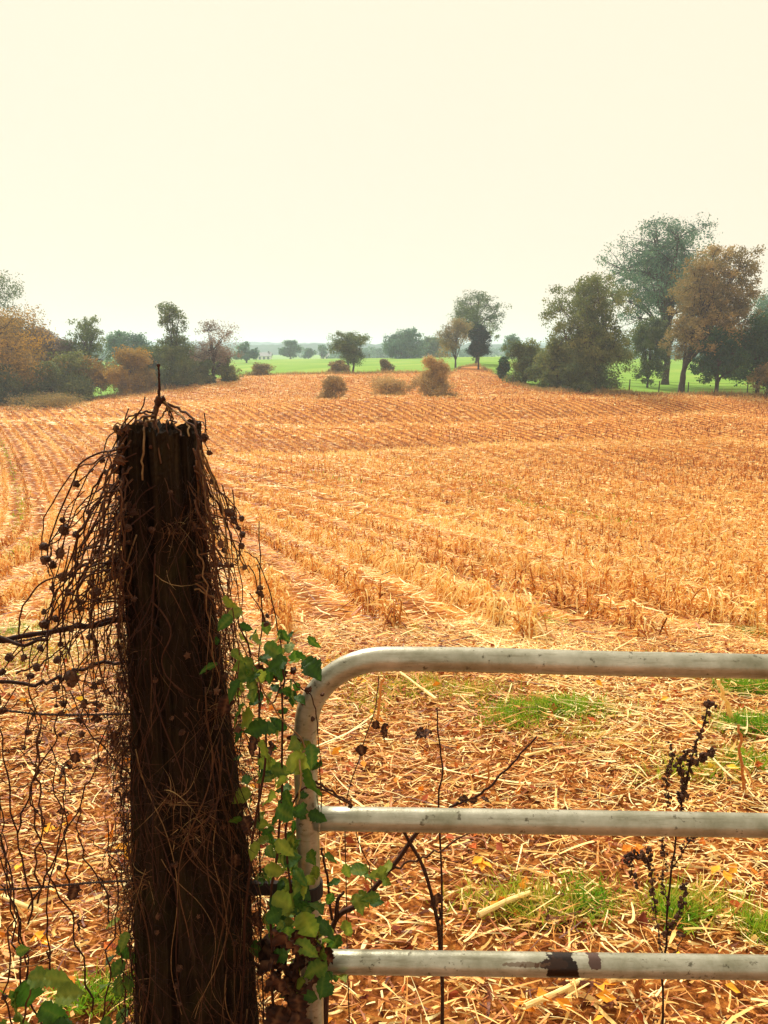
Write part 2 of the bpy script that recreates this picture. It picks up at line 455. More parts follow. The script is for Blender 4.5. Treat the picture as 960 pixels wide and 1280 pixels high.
# ------------------------------------------------------------------ the ground
ys = np.concatenate([np.linspace(-60, -5, 12), np.arange(-4, 8, .15), 8 * (2500 / 8) ** np.linspace(0, 1, 420)])
aa = np.linspace(-1, 1, 321); aa = 2.0 * (.28 * aa + .72 * aa ** 3)
GY, GA = np.meshgrid(ys, aa, indexing='ij')
GX = GA * np.sqrt(GY ** 2 + 100)
GZ = zt(GX, GY)
GZ += .02 * wob(GX, GY, 1.1) * (GY > -100)
nr, nc = GX.shape
V = np.stack([GX, GY, GZ], -1).reshape(-1, 3)
i = (np.arange(nr - 1)[:, None] * nc + np.arange(nc - 1)[None, :])
F = np.stack([i, i + 1, i + nc + 1, i + nc], -1).reshape(-1, 4)
FC = V[F].mean(1)
a_ = FC[:, 0] / np.maximum(FC[:, 1], 1.5)
is_past = FC[:, 1] > edge_y(a_)
is_head = (FC[:, 1] < headland_edge(FC[:, 0]))
for nm, mask, mt, lab in (('headland', is_head, 'headland', 'straw littered headland ground behind the gate'),
                     ('field', ~is_head & ~is_past, 'field', 'rolling harvested corn field of straw coloured rows'),
                     ('pasture', is_past, 'pasture', 'green pasture beyond the stubble field')):
    f = F[mask]; used, inv = np.unique(f, return_inverse=True)
    mb = MB(); mb.add(V[used], inv.reshape(-1, 4))
    o = mb.build(nm, M[mt], smooth=True); tag(o, lab, nm, kind='structure')

def gz(x, y): return zt(x, y) + .02 * wob(x, y, 1.1)

# far hills: wooded ridges
def ridge(y0, depth, h, seed, x0, x1, lab):
    g = np.random.default_rng(seed)
    X = np.linspace(x0, x1, 420); T = np.linspace(0, 1, 26)
    XX, TT = np.meshgrid(X, T, indexing='ij')
    prof = np.sin(TT * math.pi) ** .7
    hh = h * (.80 + .12 * np.sin(XX / 310 + seed) + .10 * np.sin(XX / 130 + seed * 2))
    Z = -6 + prof * hh + prof * g.normal(size=XX.shape) * 1.1
    YY = y0 + TT * depth + 25 * np.sin(XX / 150 + seed)
    v = np.stack([XX, YY, Z], -1).reshape(-1, 3)
    i = (np.arange(len(X) - 1)[:, None] * len(T) + np.arange(len(T) - 1)[None, :])
    f = np.stack([i, i + len(T), i + len(T) + 1, i + 1], -1).reshape(-1, 4)
    mb = MB(); mb.add(v, f); o = mb.build('hills', M['woods'], smooth=True); tag(o, lab, 'hills', kind='structure')
ridge(820, 220, 16, 1, -1500, 1500, 'low wooded hill nearer than the blue skyline ridge')
ridge(1400, 400, 32, 5, -2200, 2200, 'hazy blue ridge on the skyline')

# far hedgerow woods: reads as one mass
wd = MB()
for q in range(150):
    row = q % 2; Yw = (430 if row else 600) + rng.normal() * 12; pxw = rng.uniform(-150, 1150)
    if row and 330 < pxw < 425: continue
    pw = at(pxw, (439 if row else 436) + rng.normal() * 2.5, Yw); zb = z1(pw[0], Yw); hh = max(4.0, pw[2] - zb); ww = rng.uniform(4, 9)
    m_ = 260; u = rng.normal(size=(m_, 3)); u = nrm(u) * rng.uniform(.4, 1, (m_, 1)) ** .5
    pts = np.array([pw[0], Yw, zb + hh * .5]) + u * [ww, ww * .7, hh * .52]
    cards(wd, pts, rng.uniform(.8, 1.7, m_), np.clip(.4 + rng.normal() * .15 + rng.normal(size=m_) * .12, 0, 1))
o = wd.build('distant_woodland', M['f_blue']); tag(o, 'hazy blue grey tree line on the far side of the pasture', 'woodland', kind='stuff')

# ------------------------------------------------------------------ stubble rows (too many stems to count)
def row_points(y0, y1, spacing, amax=.62):
    """plants along the rows with row wander"""
    X, Y = [], []
    for k in range(-100, 190):
        y = np.arange(y0, y1, spacing) + rng.uniform(0, spacing)
        y = y + rng.normal(size=len(y)) * spacing * .3
        x = k * ROWSP + rng.normal(size=len(y)) * .042 - row_g(y)
        ok = (y > y0) & (y <= y1) & (np.abs(x) < amax * np.maximum(y, 1) + 2.2) & (y > headland_edge(x))
        ok &= y < edge_y(x / np.maximum(y, 1.5)) - .5
        X.append(x[ok]); Y.append(y[ok])
    return np.concatenate(X), np.concatenate(Y)

ROWT = np.random.default_rng(3).normal(size=1000)
ROWH = np.random.default_rng(4).uniform(size=1000)
def row_index(x, y): return (np.round(row_s(x, y) / ROWSP).astype(int) + 400) % 1000
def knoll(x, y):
    # thin pale residue on the knolls; shading of the rising slopes put into the tone
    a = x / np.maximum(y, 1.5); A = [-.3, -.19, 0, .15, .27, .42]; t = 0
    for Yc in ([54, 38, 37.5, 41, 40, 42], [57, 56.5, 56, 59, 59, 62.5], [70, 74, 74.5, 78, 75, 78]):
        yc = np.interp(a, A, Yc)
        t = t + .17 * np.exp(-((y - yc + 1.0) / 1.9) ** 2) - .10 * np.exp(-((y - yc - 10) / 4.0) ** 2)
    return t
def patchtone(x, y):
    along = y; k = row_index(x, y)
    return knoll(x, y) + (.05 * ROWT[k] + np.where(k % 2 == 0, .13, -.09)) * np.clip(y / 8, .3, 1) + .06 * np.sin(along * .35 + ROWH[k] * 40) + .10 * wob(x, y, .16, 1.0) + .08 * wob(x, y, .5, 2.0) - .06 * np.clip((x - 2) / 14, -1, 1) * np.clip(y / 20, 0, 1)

stub = MB()
def stubble(y0, y1, spacing, nleaf, segs, wmul, hmul=1.0, sw=.016):
    x, y = row_points(y0, y1, spacing)
    keep = rng.uniform(size=len(x)) < .93; x, y = x[keep], y[keep]
    n = len(x); z = gz(x, y); base = np.stack([x, y, z], 1)
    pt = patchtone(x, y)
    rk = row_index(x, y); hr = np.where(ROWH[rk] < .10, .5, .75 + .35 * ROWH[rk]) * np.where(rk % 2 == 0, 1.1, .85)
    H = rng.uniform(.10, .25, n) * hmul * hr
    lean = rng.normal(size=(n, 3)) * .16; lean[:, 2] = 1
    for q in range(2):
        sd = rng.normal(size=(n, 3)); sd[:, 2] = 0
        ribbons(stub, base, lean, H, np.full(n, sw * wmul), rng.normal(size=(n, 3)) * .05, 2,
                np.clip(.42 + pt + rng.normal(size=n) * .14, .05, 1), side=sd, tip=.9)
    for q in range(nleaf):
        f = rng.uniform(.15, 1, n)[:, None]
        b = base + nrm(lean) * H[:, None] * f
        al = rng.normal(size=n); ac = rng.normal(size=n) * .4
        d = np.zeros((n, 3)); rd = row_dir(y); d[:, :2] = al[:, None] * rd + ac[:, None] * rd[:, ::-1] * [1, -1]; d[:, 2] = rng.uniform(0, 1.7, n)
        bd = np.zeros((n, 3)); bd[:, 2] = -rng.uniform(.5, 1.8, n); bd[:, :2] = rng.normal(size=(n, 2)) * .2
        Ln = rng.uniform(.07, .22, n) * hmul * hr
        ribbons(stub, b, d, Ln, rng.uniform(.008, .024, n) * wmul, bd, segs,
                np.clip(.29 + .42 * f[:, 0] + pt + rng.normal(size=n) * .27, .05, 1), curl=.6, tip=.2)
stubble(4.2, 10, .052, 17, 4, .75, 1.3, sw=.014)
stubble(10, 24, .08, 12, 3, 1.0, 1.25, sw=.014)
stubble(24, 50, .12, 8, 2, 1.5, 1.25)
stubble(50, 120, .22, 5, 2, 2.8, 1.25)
o = stub.build('corn_stubble', M['straw']); tag(o, 'rows of cut corn stubble across the rolling field', 'corn stubble', kind='stuff')

# straw and husk litter lying on the ground
lit = MB()
def litter(n, y0, y1, L0, L1, W0, W1, zmax, mean, pw=.5, amax=.66, inrow=0.0, segs=2, wide=2.0, curl=.35, bnd=.22):
    u = rng.uniform(size=n); y = (y0 ** 2 + u * (y1 ** 2 - y0 ** 2)) ** .5
    x = rng.uniform(-1, 1, n) * (amax * y + wide)
    if inrow > 0:
        sel = rng.uniform(size=n) < inrow
        s_ = row_s(x, y); tgt = np.round(s_ / ROWSP) * ROWSP + rng.normal(size=n) * .085
        x = x + np.where(sel, tgt - s_, 0)
    ok = (y < edge_y(x / y)) & (y > 1); x, y = x[ok], y[ok]; n = len(x)
    z = gz(x, y) + rng.uniform(.002, zmax, n)
    ang = rng.normal(size=n) * .75 + (math.pi if 0 else 0) + np.where(rng.uniform(size=n) < .5, 0, math.pi)
    d = np.stack([np.cos(ang), np.sin(ang), rng.normal(size=n) * .10], 1)
    Ln = L0 * (L1 / L0) ** (rng.uniform(size=n) ** 1.4); Wn = rng.uniform(W0, W1, n)
    sd = rng.normal(size=(n, 3)) * .35; sd[:, 2] += 1
    # ribbons() crosses with side -> keep the blade roughly flat
    bend = rng.normal(size=(n, 3)) * bnd; bend[:, 2] *= .4
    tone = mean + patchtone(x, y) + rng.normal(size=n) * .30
    if inrow > 0:
        ph = row_s(x, y) / ROWSP; off_ = np.abs(ph - np.round(ph))
        tone = tone - .13 * np.clip((off_ - .17) / .15, 0, 1)
    tone = np.clip(tone, .02, 1)
    ribbons(lit, np.stack([x, y, z], 1), d, Ln, Wn, bend, segs, tone, side=sd, curl=curl, tip=.5)
litter(85000, 1.2, 5.4, .02, .15, .0016, .0065, .045, .62, segs=4, bnd=.32)
litter(60000, 1.2, 5.4, .012, .05, .004, .011, .035, .50, segs=4, curl=1.1, bnd=.6)
litter(8000, 1.2, 5.4, .04, .12, .006, .014, .05, .62, segs=5, curl=1.2, bnd=.6)
litter(520, 1.3, 5.4, .22, .5, .005, .011, .05, .72, segs=4)
litter(75000, 4.6, 16, .05, .26, .005, .017, .06, .60, inrow=.35)
litter(80000, 16, 50, .15, .45, .02, .045, .09, .62, inrow=.75)
litter(70000, 50, 118, .25, .6, .04, .09, .14, .66, inrow=.8)
o = lit.build('straw_litter', M['litter']); tag(o, 'chopped stalks and husks strewn over the ground', 'straw litter', kind='stuff')

# fallen autumn leaves
fl = MB()
n = 950
y = (1.3 ** 2 + rng.uniform(size=n) * (4.6 ** 2 - 1.3 ** 2)) ** .5; x = rng.uniform(-1, 1, n) * (.6 * y + 1)
c = np.stack([x, y, gz(x, y) + rng.uniform(.02, .045, n)], 1)
cards(fl, c, rng.uniform(.018, .048, n), np.clip(rng.normal(size=n) * .27 + .42, 0, 1), flat=1.2)
for (px, py, Y, t) in ((720,1225,1.84,.9),(690,1262,1.74,.8),(905,1225,1.83,.75),(760,1265,1.74,.85),(605,1092,2.28,.95),(60,1040,2.45,.95),(155,1065,2.36,.9),
                       (790,1075,2.35,.7),(895,1100,2.25,.9),(60,1190,1.93,.9),(620,1150,2.1,.7)):
    p = at(px, py, Y); p[2] = z1(p[0], Y) + .04
    for q in range(3): cards(fl, (p + rng.normal(size=3) * [.02, .02, .004])[None], np.array([.045]), np.array([t * .85]), flat=2.5)
o = fl.build('fallen_leaves', M['fallen']); tag(o, 'orange and yellow fallen leaves scattered in the straw', 'fallen leaves', kind='stuff')

# grass patches
def ground_y(px, py):
    Y = 1.2
    while Y < 160:
        p = at(px, py, Y)
        if p[2] <= z1(p[0], Y): return Y
        Y *= 1.01
    return Y
gr = MB()
PATCH = [(690,893,170,26,1300,.5),(935,868,90,24,900,.4),(940,915,110,26,1100,.35),(520,862,120,30,600,.75),(590,870,160,36,700,.8),(640,905,100,26,500,.6),
         (735,1130,90,60,260,.4),(660,1140,220,60,1300,.8),(860,1140,200,60,1100,.75),(845,1150,60,26,350,.5),(20,795,110,26,900,.35),(60,825,190,50,900,.75),(835,838,160,30,500,.75),
         (945,795,60,14,350,.35),(690,780,60,12,200,.6),(520,790,40,12,150,.7),(430,845,80,40,400,.8),(860,975,160,40,500,.75),(120,1260,160,60,300,.5),(930,960,60,26,240,.5),
         (950,1170,60,40,300,.6),(470,880,120,50,350,.85),(730,930,200,50,300,.85)]
for (px, py, w, h, k, tn) in PATCH:
    Y0 = ground_y(px, py); sx = w / 960 * Y0 * .22; Ya = ground_y(px, py + h / 2); Yb = ground_y(px, py - h / 2); sy = max(.03, (Yb - Ya) * .22)
    X0 = at(px, py, Y0)[0]; k = int(k * (.9 if tn > .65 else 1.7)); tn = tn + .02
    x = X0 + rng.normal(size=k) * sx; y = Y0 + rng.normal(size=k) * sy
    b = np.stack([x, y, gz(x, y) + .014], 1)
    d = rng.normal(size=(k, 3)) * .7; d[:, 2] = 1
    ribbons(gr, b, d, rng.uniform(.015, .055, k), rng.uniform(.0025, .006, k), rng.normal(size=(k, 3)) * .35, 2,
            np.clip(tn + rng.normal(size=k) * .18, 0, 1), tip=.1)
# weedy green in some rows farther out
for (px, py, w, k) in ((30,640,14,260),(30,690,20,300),(620,607,120,260),(560,590,60,120),(230,640,60,120),(700,640,160,260),(420,600,40,120),(10,575,30,160)):
    Y0 = ground_y(px, py); X0 = at(px, py, Y0)[0]
    y = Y0 + rng.normal(size=k) * Y0 * .12; x = X0 + row_g(Y0) - row_g(np.maximum(y, 1)) + rng.normal(size=k) * .14
    b = np.stack([x, y, gz(x, y)], 1); d = rng.normal(size=(k, 3)) * .5; d[:, 2] = 1
    ribbons(gr, b, d, rng.uniform(.05, .14, k), np.full(k, .003 * Y0 * .5), rng.normal(size=(k, 3)) * .3, 2, np.clip(.75 + rng.normal(size=k) * .15, 0, 1))
o = gr.build('grass', M['grass']); tag(o, 'short green and mossy grass patches among the straw', 'grass', kind='stuff')

# tan grass strip at the far edge of the field
dg = MB()
k = 26000; a = rng.uniform(-.62, .62, k); y = edge_y(a) + rng.normal(size=k) * .9 + .6; x = a * y
b = np.stack([x, y, gz(x, y)], 1); d = rng.normal(size=(k, 3)) * .3; d[:, 2] = 1
ribbons(dg, b, d, rng.uniform(.2, .75, k) * (.7 + .4 * wob(x, y, .3)), np.full(k, .09), rng.normal(size=(k, 3)) * .3, 2, np.clip(.55 + rng.normal(size=k) * .2, 0, 1), tip=.1)
o = dg.build('dry_grass', M['drygrass']); tag(o, 'tan dry grass along the far edge of the field', 'dry grass', kind='stuff')

# ------------------------------------------------------------------ trees
def tree(name, label, cat, pxa, pxb, ptop, Y, mat, seed, cb=.25, lobes=9, clumps=20, leaves=42, leaf=.26, trunk=.32, shape='round',
         group=None, px_trunk=None, spread=.10, lean=0.0, twigs=True, stems=1):
    global rng
    keep = rng; rng = np.random.default_rng(seed); lobes = int(lobes * 1.5)
    if Y < 160: leaf *= .72; leaves = int(leaves * 1.7)
    pc = (pxa + pxb) / 2
    x = at(pc, 480, Y)[0]; top = at(pc, ptop, Y)[2]
    W = (pxb - pxa) / 960 * Y * 1.10
    xt = at(px_trunk, 480, Y)[0] if px_trunk else x
    zb = z1(xt, Y); H = top - zb
    root = empty(name, (xt, Y, zb), label, cat, group)
    c0 = zb + H * cb; ch = top - c0
    cen = np.array([x, Y, c0 + ch * .5]); ex = np.array([W / 2, W / 2 * .9, ch / 2])
    tips = []; lob = []
    for q in range(lobes):
        for _ in range(20):
            p = rng.uniform(-1, 1, 3)
            if np.linalg.norm(p) < 1: break
        pz = rng.uniform(-.72, .70); ph = rng.uniform(0, 2 * math.pi); pr = math.sqrt(max(.05, 1 - abs(pz) ** 2.2)) * rng.uniform(.25, .72)
        if cb < .1: pz = rng.uniform(-.9, .66); pr = (1 if pz < 0 else math.sqrt(1 - pz ** 2)) * rng.uniform(.15, .75)
        if shape == 'cone': pz = rng.uniform(-.9, .62); pr = (.62 - .55 * pz) * rng.uniform(.1, .8)
        elif q == 0: pz, pr = (.52 if cb < .1 else .66), .1
        p = np.array([pr * math.cos(ph), pr * math.sin(ph), pz])
        if shape == 'vase': p[:2] *= np.clip(.8 + .5 * p[2], .3, 1.3)
        lr = rng.uniform(.30, .42)
        if shape == 'cone': lr *= np.clip(.80 - .45 * p[2], .3, 1.2)
        lob.append((cen + p * ex, lr))
    mbL = MB(); mbT = MB()
    lw = []
    for (lc, lr) in lob:
        lt = rng.normal() * .16
        k = clumps
        dirs = nrm(rng.normal(size=(k, 3)) + np.array([0, 0, .25]))
        rr = rng.uniform(.40, 1.15, k)[:, None]
        cc = lc + dirs * rr * lr * 2 * ex * .62
        cc[:, 2] = np.minimum(cc[:, 2], top - spread * W * .2)
        cc[:, 2] = np.maximum(cc[:, 2], zb + H * .04 + .1)
        for j, c_ in enumerate(cc):
            m_ = int(leaves * rng.uniform(.5, 1.4))
            sg = np.array([1, 1, .75]) * max(.22, spread * W * rng.uniform(.5, 1.1))
            pts = c_ + np.clip(rng.normal(size=(m_, 3)), -1.9, 1.9) * sg * .6
            pts[:, 2] = np.maximum(pts[:, 2], zb + .1)
            ct = lt + rng.normal() * .12
            cards(mbL, pts, rng.uniform(.6, 1.3, m_) * leaf, np.clip(.5 + ct + rng.normal(size=m_) * .13, 0, 1))
        lw.append(cc)
    # trunk and limbs
    fork = zb + H * max(cb * .9, .12)
    for s_ in range(stems):
        ox = (s_ - (stems - 1) / 2) * trunk * 2.4
        b0 = np.array([xt + ox, Y, zb - .2]); f0 = np.array([xt + ox * 2 + (x - xt) * .08, Y, fork])
        topc = np.array([x + ox * 3, Y, c0 + ch * .7])
        path = bez([b0, (b0 + f0) / 2 + np.array([rng.normal() * .15 * trunk, 0, 0]), f0, (f0 + topc) / 2 + rng.normal(size=3) * W * .03, topc], 14)
        rad = np.linspace(trunk, trunk * .22, len(path)); rad[0] *= 1.35
        tube(mbT, path, rad, 8, rough=.06)
    for q, (lc, lr) in enumerate(lob):
        f = path[int(len(path) * rng.uniform(.4, .8))]
        mid = (f + lc) / 2 + np.array([0, 0, rng.uniform(-.02, .08) * H])
        bp_ = bez([f, mid, lc], 6); tube(mbT, bp_, np.linspace(trunk * .42, trunk * .14, len(bp_)), 5, rough=.05)
        if twigs:
            for c_ in lw[q][::2]:
                tube(mbT, bez([lc, (lc + c_) / 2 + rng.normal(size=3) * .15, c_], 3), np.linspace(trunk * .13, trunk * .04, 3 if False else len(bez([lc, lc + 1, c_], 3))), 3, cap=False)
    mbL.build('crown', M[mat], root); mbT.build('trunk', M['bark'], root, smooth=True)
    rng = keep
    return root

GT = 'trees round the field and pasture'
T = [
 # label, cat, pxa,pxb,top,Y,mat, kwargs
 ('tall_tree','dark green tree at the far left showing above the orange crowns','tree',-46,52,345,108,'f_green',dict(cb=.35,lobes=10,clumps=20,leaves=40,spread=.09)),
 ('broad_tree','large orange brown tree filling the left edge of the field','tree',-90,60,386,89,'f_orange',dict(cb=.06,lobes=14,clumps=26,leaves=44)),
 ('broad_tree','dull purple brown tree just right of the large orange one','tree',38,98,412,96,'f_purple',dict(cb=.08,lobes=9,clumps=22,leaves=44)),
 ('broad_tree','loose topped olive green tree with sky showing through, second clump from left','tree',74,148,398,98,'f_green',dict(cb=.12,lobes=9,clumps=15,leaves=26,spread=.07)),
 ('broad_tree','low olive tree under the loose topped one at left','tree',62,135,440,90,'f_olive',dict(cb=.04,lobes=9,clumps=22,leaves=40,trunk=.2)),
 ('round_tree','grey green domed tree showing behind the bright orange tree','tree',140,186,416,165,'f_blue',dict(cb=.15,lobes=10,clumps=22,leaves=40,leaf=.36)),
 ('round_tree','bright orange tree left of the post tip','tree',128,198,437,93,'f_orange',dict(cb=.04,lobes=10,clumps=24,leaves=44,trunk=.2)),
 ('slender_tree','tall thin open tree rising above the post tip','tree',196,242,380,97,'f_green',dict(cb=.3,lobes=9,clumps=14,leaves=24,spread=.11,trunk=.22)),
 ('broad_tree','nearly bare greyish purple tree right of the thin tall tree','tree',232,302,403,98,'f_purple',dict(cb=.25,lobes=10,clumps=15,leaves=16,spread=.08,trunk=.26,leaf=.22)),
 ('bush','dark green bush below the thin tall tree','bush',190,245,432,95,'f_green',dict(cb=.03,lobes=8,clumps=20,leaves=40,trunk=.15)),
 ('bush','yellow green bush under the nearly bare tree','bush',232,270,452,97,'f_olive',dict(cb=.03,lobes=7,clumps=18,leaves=36,trunk=.1)),
 ('bush','dull brown bush at the left end of the green pasture strip','bush',262,304,440,100,'f_olive',dict(cb=.03,lobes=7,clumps=18,leaves=32,trunk=.1)),
 ('bush','faint orange bush in the green pasture strip','bush',310,345,455,116,'f_brown',dict(cb=.03,lobes=6,clumps=14,leaves=22,trunk=.08)),
 ('round_tree','small dark hazy tree left of the twin trunked tree','tree',352,376,427,300,'f_blue',dict(cb=.12,lobes=7,clumps=16,leaves=30,leaf=.55)),
 ('round_tree','lowest hazy tree just left of the twin trunked tree','tree',378,394,436,330,'f_blue',dict(cb=.1,lobes=5,clumps=12,leaves=26,leaf=.55)),
 ('round_tree','small hazy tree nearest the twin trunked tree on its left','tree',394,410,432,340,'f_blue',dict(cb=.1,lobes=5,clumps=12,leaves=26,leaf=.55)),
 ('round_tree','hazy tree behind the right side of the bare purple tree','tree',296,322,428,230,'f_blue',dict(cb=.1,lobes=6,clumps=14,leaves=30,leaf=.45)),
 ('twin_tree','open olive tree on twin trunks standing alone in the pasture strip','tree',411,467,416,124,'f_green',dict(cb=.26,lobes=10,clumps=18,leaves=32,spread=.08,stems=2,trunk=.2,shape='vase')),
 ('bush','orange brown bush at the foot of the twin trunked tree','bush',408,437,452,119,'f_brown',dict(cb=.03,lobes=6,clumps=14,leaves=26,trunk=.08)),
 ('round_tree','rounded blue green tree left of the middle gap','tree',482,526,412,235,'f_blue',dict(cb=.06,lobes=12,clumps=24,leaves=40,leaf=.45)),
 ('round_tree','greyish rounded tree between the blue green one and the brown one','tree',524,560,421,250,'f_green',dict(cb=.06,lobes=9,clumps=20,leaves=36,leaf=.45)),
 ('bush','small reddish bush left of the cone shaped bush','bush',471,491,448,122,'f_brown',dict(cb=.03,lobes=5,clumps=14,leaves=28,trunk=.07)),
 ('broad_tree','thin brown tree left of the dark teardrop evergreen','tree',546,592,400,133,'f_brown',dict(cb=.22,lobes=9,clumps=16,leaves=28,trunk=.2)),
 ('broad_tree','tall open grey green tree behind the dark teardrop evergreen','tree',560,630,365,150,'f_green',dict(cb=.34,lobes=11,clumps=18,leaves=28,spread=.07,leaf=.3)),
 ('evergreen','small dark teardrop evergreen on a short trunk','evergreen',583,612,407,126,'f_cedar',dict(cb=.24,lobes=9,clumps=24,leaves=50,leaf=.2,trunk=.18)),
 ('bush','small dark upright bush left of the pale green bush','bush',621,637,447,100,'f_dark',dict(cb=.03,lobes=6,clumps=18,leaves=34,trunk=.08)),
 ('round_tree','hazy tree behind the pale green bush, right of the tall open tree','tree',622,655,420,210,'f_blue',dict(cb=.06,lobes=7,clumps=16,leaves=30,leaf=.4)),
 ('bush','pale green bush between the dark upright bush and the big trees','bush',630,682,425,92,'f_olive',dict(cb=.03,lobes=9,clumps=20,leaves=34,trunk=.12)),
 ('bush','tawny brush beside the trunk of the left big tree','bush',662,712,442,88,'f_olive',dict(cb=.03,lobes=7,clumps=16,leaves=26,trunk=.1)),
 ('big_tree','big brownish green tree with two trunks, left of the tallest tree','tree',684,785,348,86,'f_olive',dict(cb=.12,lobes=16,clumps=26,leaves=36,stems=2,trunk=.34,spread=.07)),
 ('big_tree','tallest tree, bluish green with sky flecks through its crown','tree',758,904,277,106,'f_blue',dict(cb=.30,lobes=20,clumps=28,leaves=30,spread=.055,trunk=.5,leaf=.28)),
 ('hanging_tree','dark green drooping crown below the left of the tallest tree','tree',785,834,400,97,'f_green',dict(cb=.12,lobes=9,clumps=22,leaves=44,trunk=.16)),
 ('big_tree','big orange brown tree on one straight trunk, right of the tallest tree','tree',826,940,312,86,'f_brown',dict(cb=.22,lobes=18,clumps=26,leaves=34,px_trunk=852,spread=.06,trunk=.42)),
 ('evergreen','dark green low tree under the orange brown tree','tree',866,926,412,83,'f_dark',dict(cb=.17,lobes=10,clumps=24,leaves=44,trunk=.3)),
 ('evergreen','dark green tree cut by the right edge of the picture','tree',905,990,395,84.5,'f_dark',dict(cb=.15,lobes=12,clumps=26,leaves=44,trunk=.3)),
 ('round_tree','hazy blue green tree showing at the right edge above the dark one','tree',925,1010,366,150,'f_blue',dict(cb=.1,lobes=10,clumps=22,leaves=36,leaf=.36)),
 ('bush','tawny brush at the right edge under the dark tree','bush',935,985,455,81.5,'f_brown',dict(cb=.03,lobes=6,clumps=14,leaves=26,trunk=.08)),
 ('bush','low shrubby clump in the middle of the big trees','bush',700,745,440,84,'f_green',dict(cb=.03,lobes=7,clumps=18,leaves=34,trunk=.1)),
 ('bush','green hedge bush low at the left edge beneath the orange tree','bush',-30,40,455,87,'f_green',dict(cb=.02,lobes=9,clumps=22,leaves=40,trunk=.12)),
 ('bush','golden bush just left of the bright orange tree','bush',88,138,446,92,'f_orange',dict(cb=.02,lobes=8,clumps=20,leaves=38,trunk=.12)),
 ('bush','grey green bush filling the gap right of the bright orange tree','bush',168,216,434,99,'f_green',dict(cb=.02,lobes=8,clumps=20,leaves=38,trunk=.12)),
 ('bush','green bush low between the purple brown tree and the loose topped one','bush',35,90,455,89,'f_green',dict(cb=.02,lobes=8,clumps=20,leaves=36,trunk=.12)),
 ('bush','brown scrub behind the foot of the nearly bare tree','bush',205,262,445,104,'f_brown',dict(cb=.02,lobes=8,clumps=18,leaves=34,trunk=.12)),
 ('bush','dark leafy undergrowth around the trunks of the left big tree','bush',690,780,425,88,'f_green',dict(cb=.02,lobes=9,clumps=24,leaves=44,trunk=.12)),
 ('bush','brown tinted scrub at the left foot of the left big tree','bush',676,716,420,87,'f_olive',dict(cb=.02,lobes=7,clumps=20,leaves=38,trunk=.12)),
 ('round_tree','rusty tree rising behind the large orange one at left','tree',-10,50,400,95,'f_brown',dict(cb=.1,lobes=10,clumps=22,leaves=40)),
]
for q, (nm, lab, ct, a, b, top, Y, mt, kw) in enumerate(T):
    tree(nm, lab, ct, a, b, top, Y, mt, 100 + q, group=GT if ct == 'tree' else None, **kw)

# bushes standing in the field itself
tree('cone_bush','tawny cone shaped bush at the end of the rows','bush',515,570,441,79,'f_tawny',301,cb=.02,lobes=12,clumps=26,leaves=40,leaf=.17,trunk=.08,shape='cone')
tree('low_bush','small round tan bush between the post and the cone shaped bush','bush',399,434,471,76,'f_tawny',302,cb=.02,lobes=8,clumps=18,leaves=34,leaf=.15,trunk=.06)
tree('low_bush','wide pale olive bush left of the cone shaped bush','bush',456,514,470,78,'f_tawny',303,cb=.02,lobes=9,clumps=16,leaves=30,leaf=.15,trunk=.06)
tree('low_bush','low greyish bush in the field in front of the left trees','bush',12,98,496,74,'f_brown',304,cb=.02,lobes=9,clumps=14,leaves=22,leaf=.15,trunk=.06)

# pasture fence behind the big trees
xs0 = at(640, 480, 90)[0]; xs1 = at(1010, 480, 88)[0]
pts = []
root = empty('pasture_fence', (xs0, 90, z1(xs0, 90)), 'thin wire fence on grey posts below the big trees', 'fence')
for q in range(11):
    t = q / 10; x = xs0 + (xs1 - xs0) * t; y = 89.5 - 1.5 * t; z = z1(x, y)
    mb = MB(); tube(mb, [(x, y, z - .2), (x + rng.normal() * .03, y, z + 1.25)], [.075, .06], 7); mb.build('post', M['greypost'], root)
    pts.append((x, y, z))
for h in (.5, .85, 1.15):
    mb = MB(); tube(mb, [(p[0], p[1] - .08, p[2] + h) for p in pts], .012, 4); mb.build('wire', M['wire'], root)

# far houses
def house(px, py, Y, w, d, h, label, chim=True):
    p = at(px, py, Y); x = p[0]; z = z1(x, Y)
    zt_ = p[2]; h_roof = w * .28; H = max(2.6, zt_ - z - h_roof)
    root = empty('farmhouse', (x, Y, z), label, 'house')
    mb = MB(); box(mb, (x, Y, z + H / 2), (w, d, H)); mb.build('wall', M['whitewall'], root)
    mb = MB(); o_ = .4
    v = [(x - w/2 - o_, Y - d/2 - o_, z + H), (x + w/2 + o_, Y - d/2 - o_, z + H), (x + w/2 + o_, Y + d/2 + o_, z + H), (x - w/2 - o_, Y + d/2 + o_, z + H),
         (x - w/2 - o_, Y, z + H + h_roof), (x + w/2 + o_, Y, z + H + h_roof)]
    mb.add(v, [(0, 1, 5, 4), (2, 3, 4, 5), (0, 3, 2, 1)]); mb.f.append(np.array([(0, 4, 3), (1, 2, 5)]))
    rf = mb.build('roof', M['roof'], root)
    mb = MB(); box(mb, (x + w * .3, Y + .3, z + H + h_roof * .8), (.9, .9, 2.0)); mb.build('chimney', M['greypost'], rf)
    for k in range(3):
        mb = MB(); box(mb, (x - w * .32 + k * w * .32, Y - d / 2 - .03, z + H * .6), (1.1, .12, 1.5)); mb.build('window', M['glass'], root)
house(331, 445, 420, 7, 6, 5, 'small white far house left of the small dark hazy tree')
house(409, 447, 440, 6.5, 6, 4, 'small white far house beside the twin trunked tree')
house(432, 449, 450, 5, 6, 4, 'tiny white far building seen behind the trunks of the twin trunked tree')

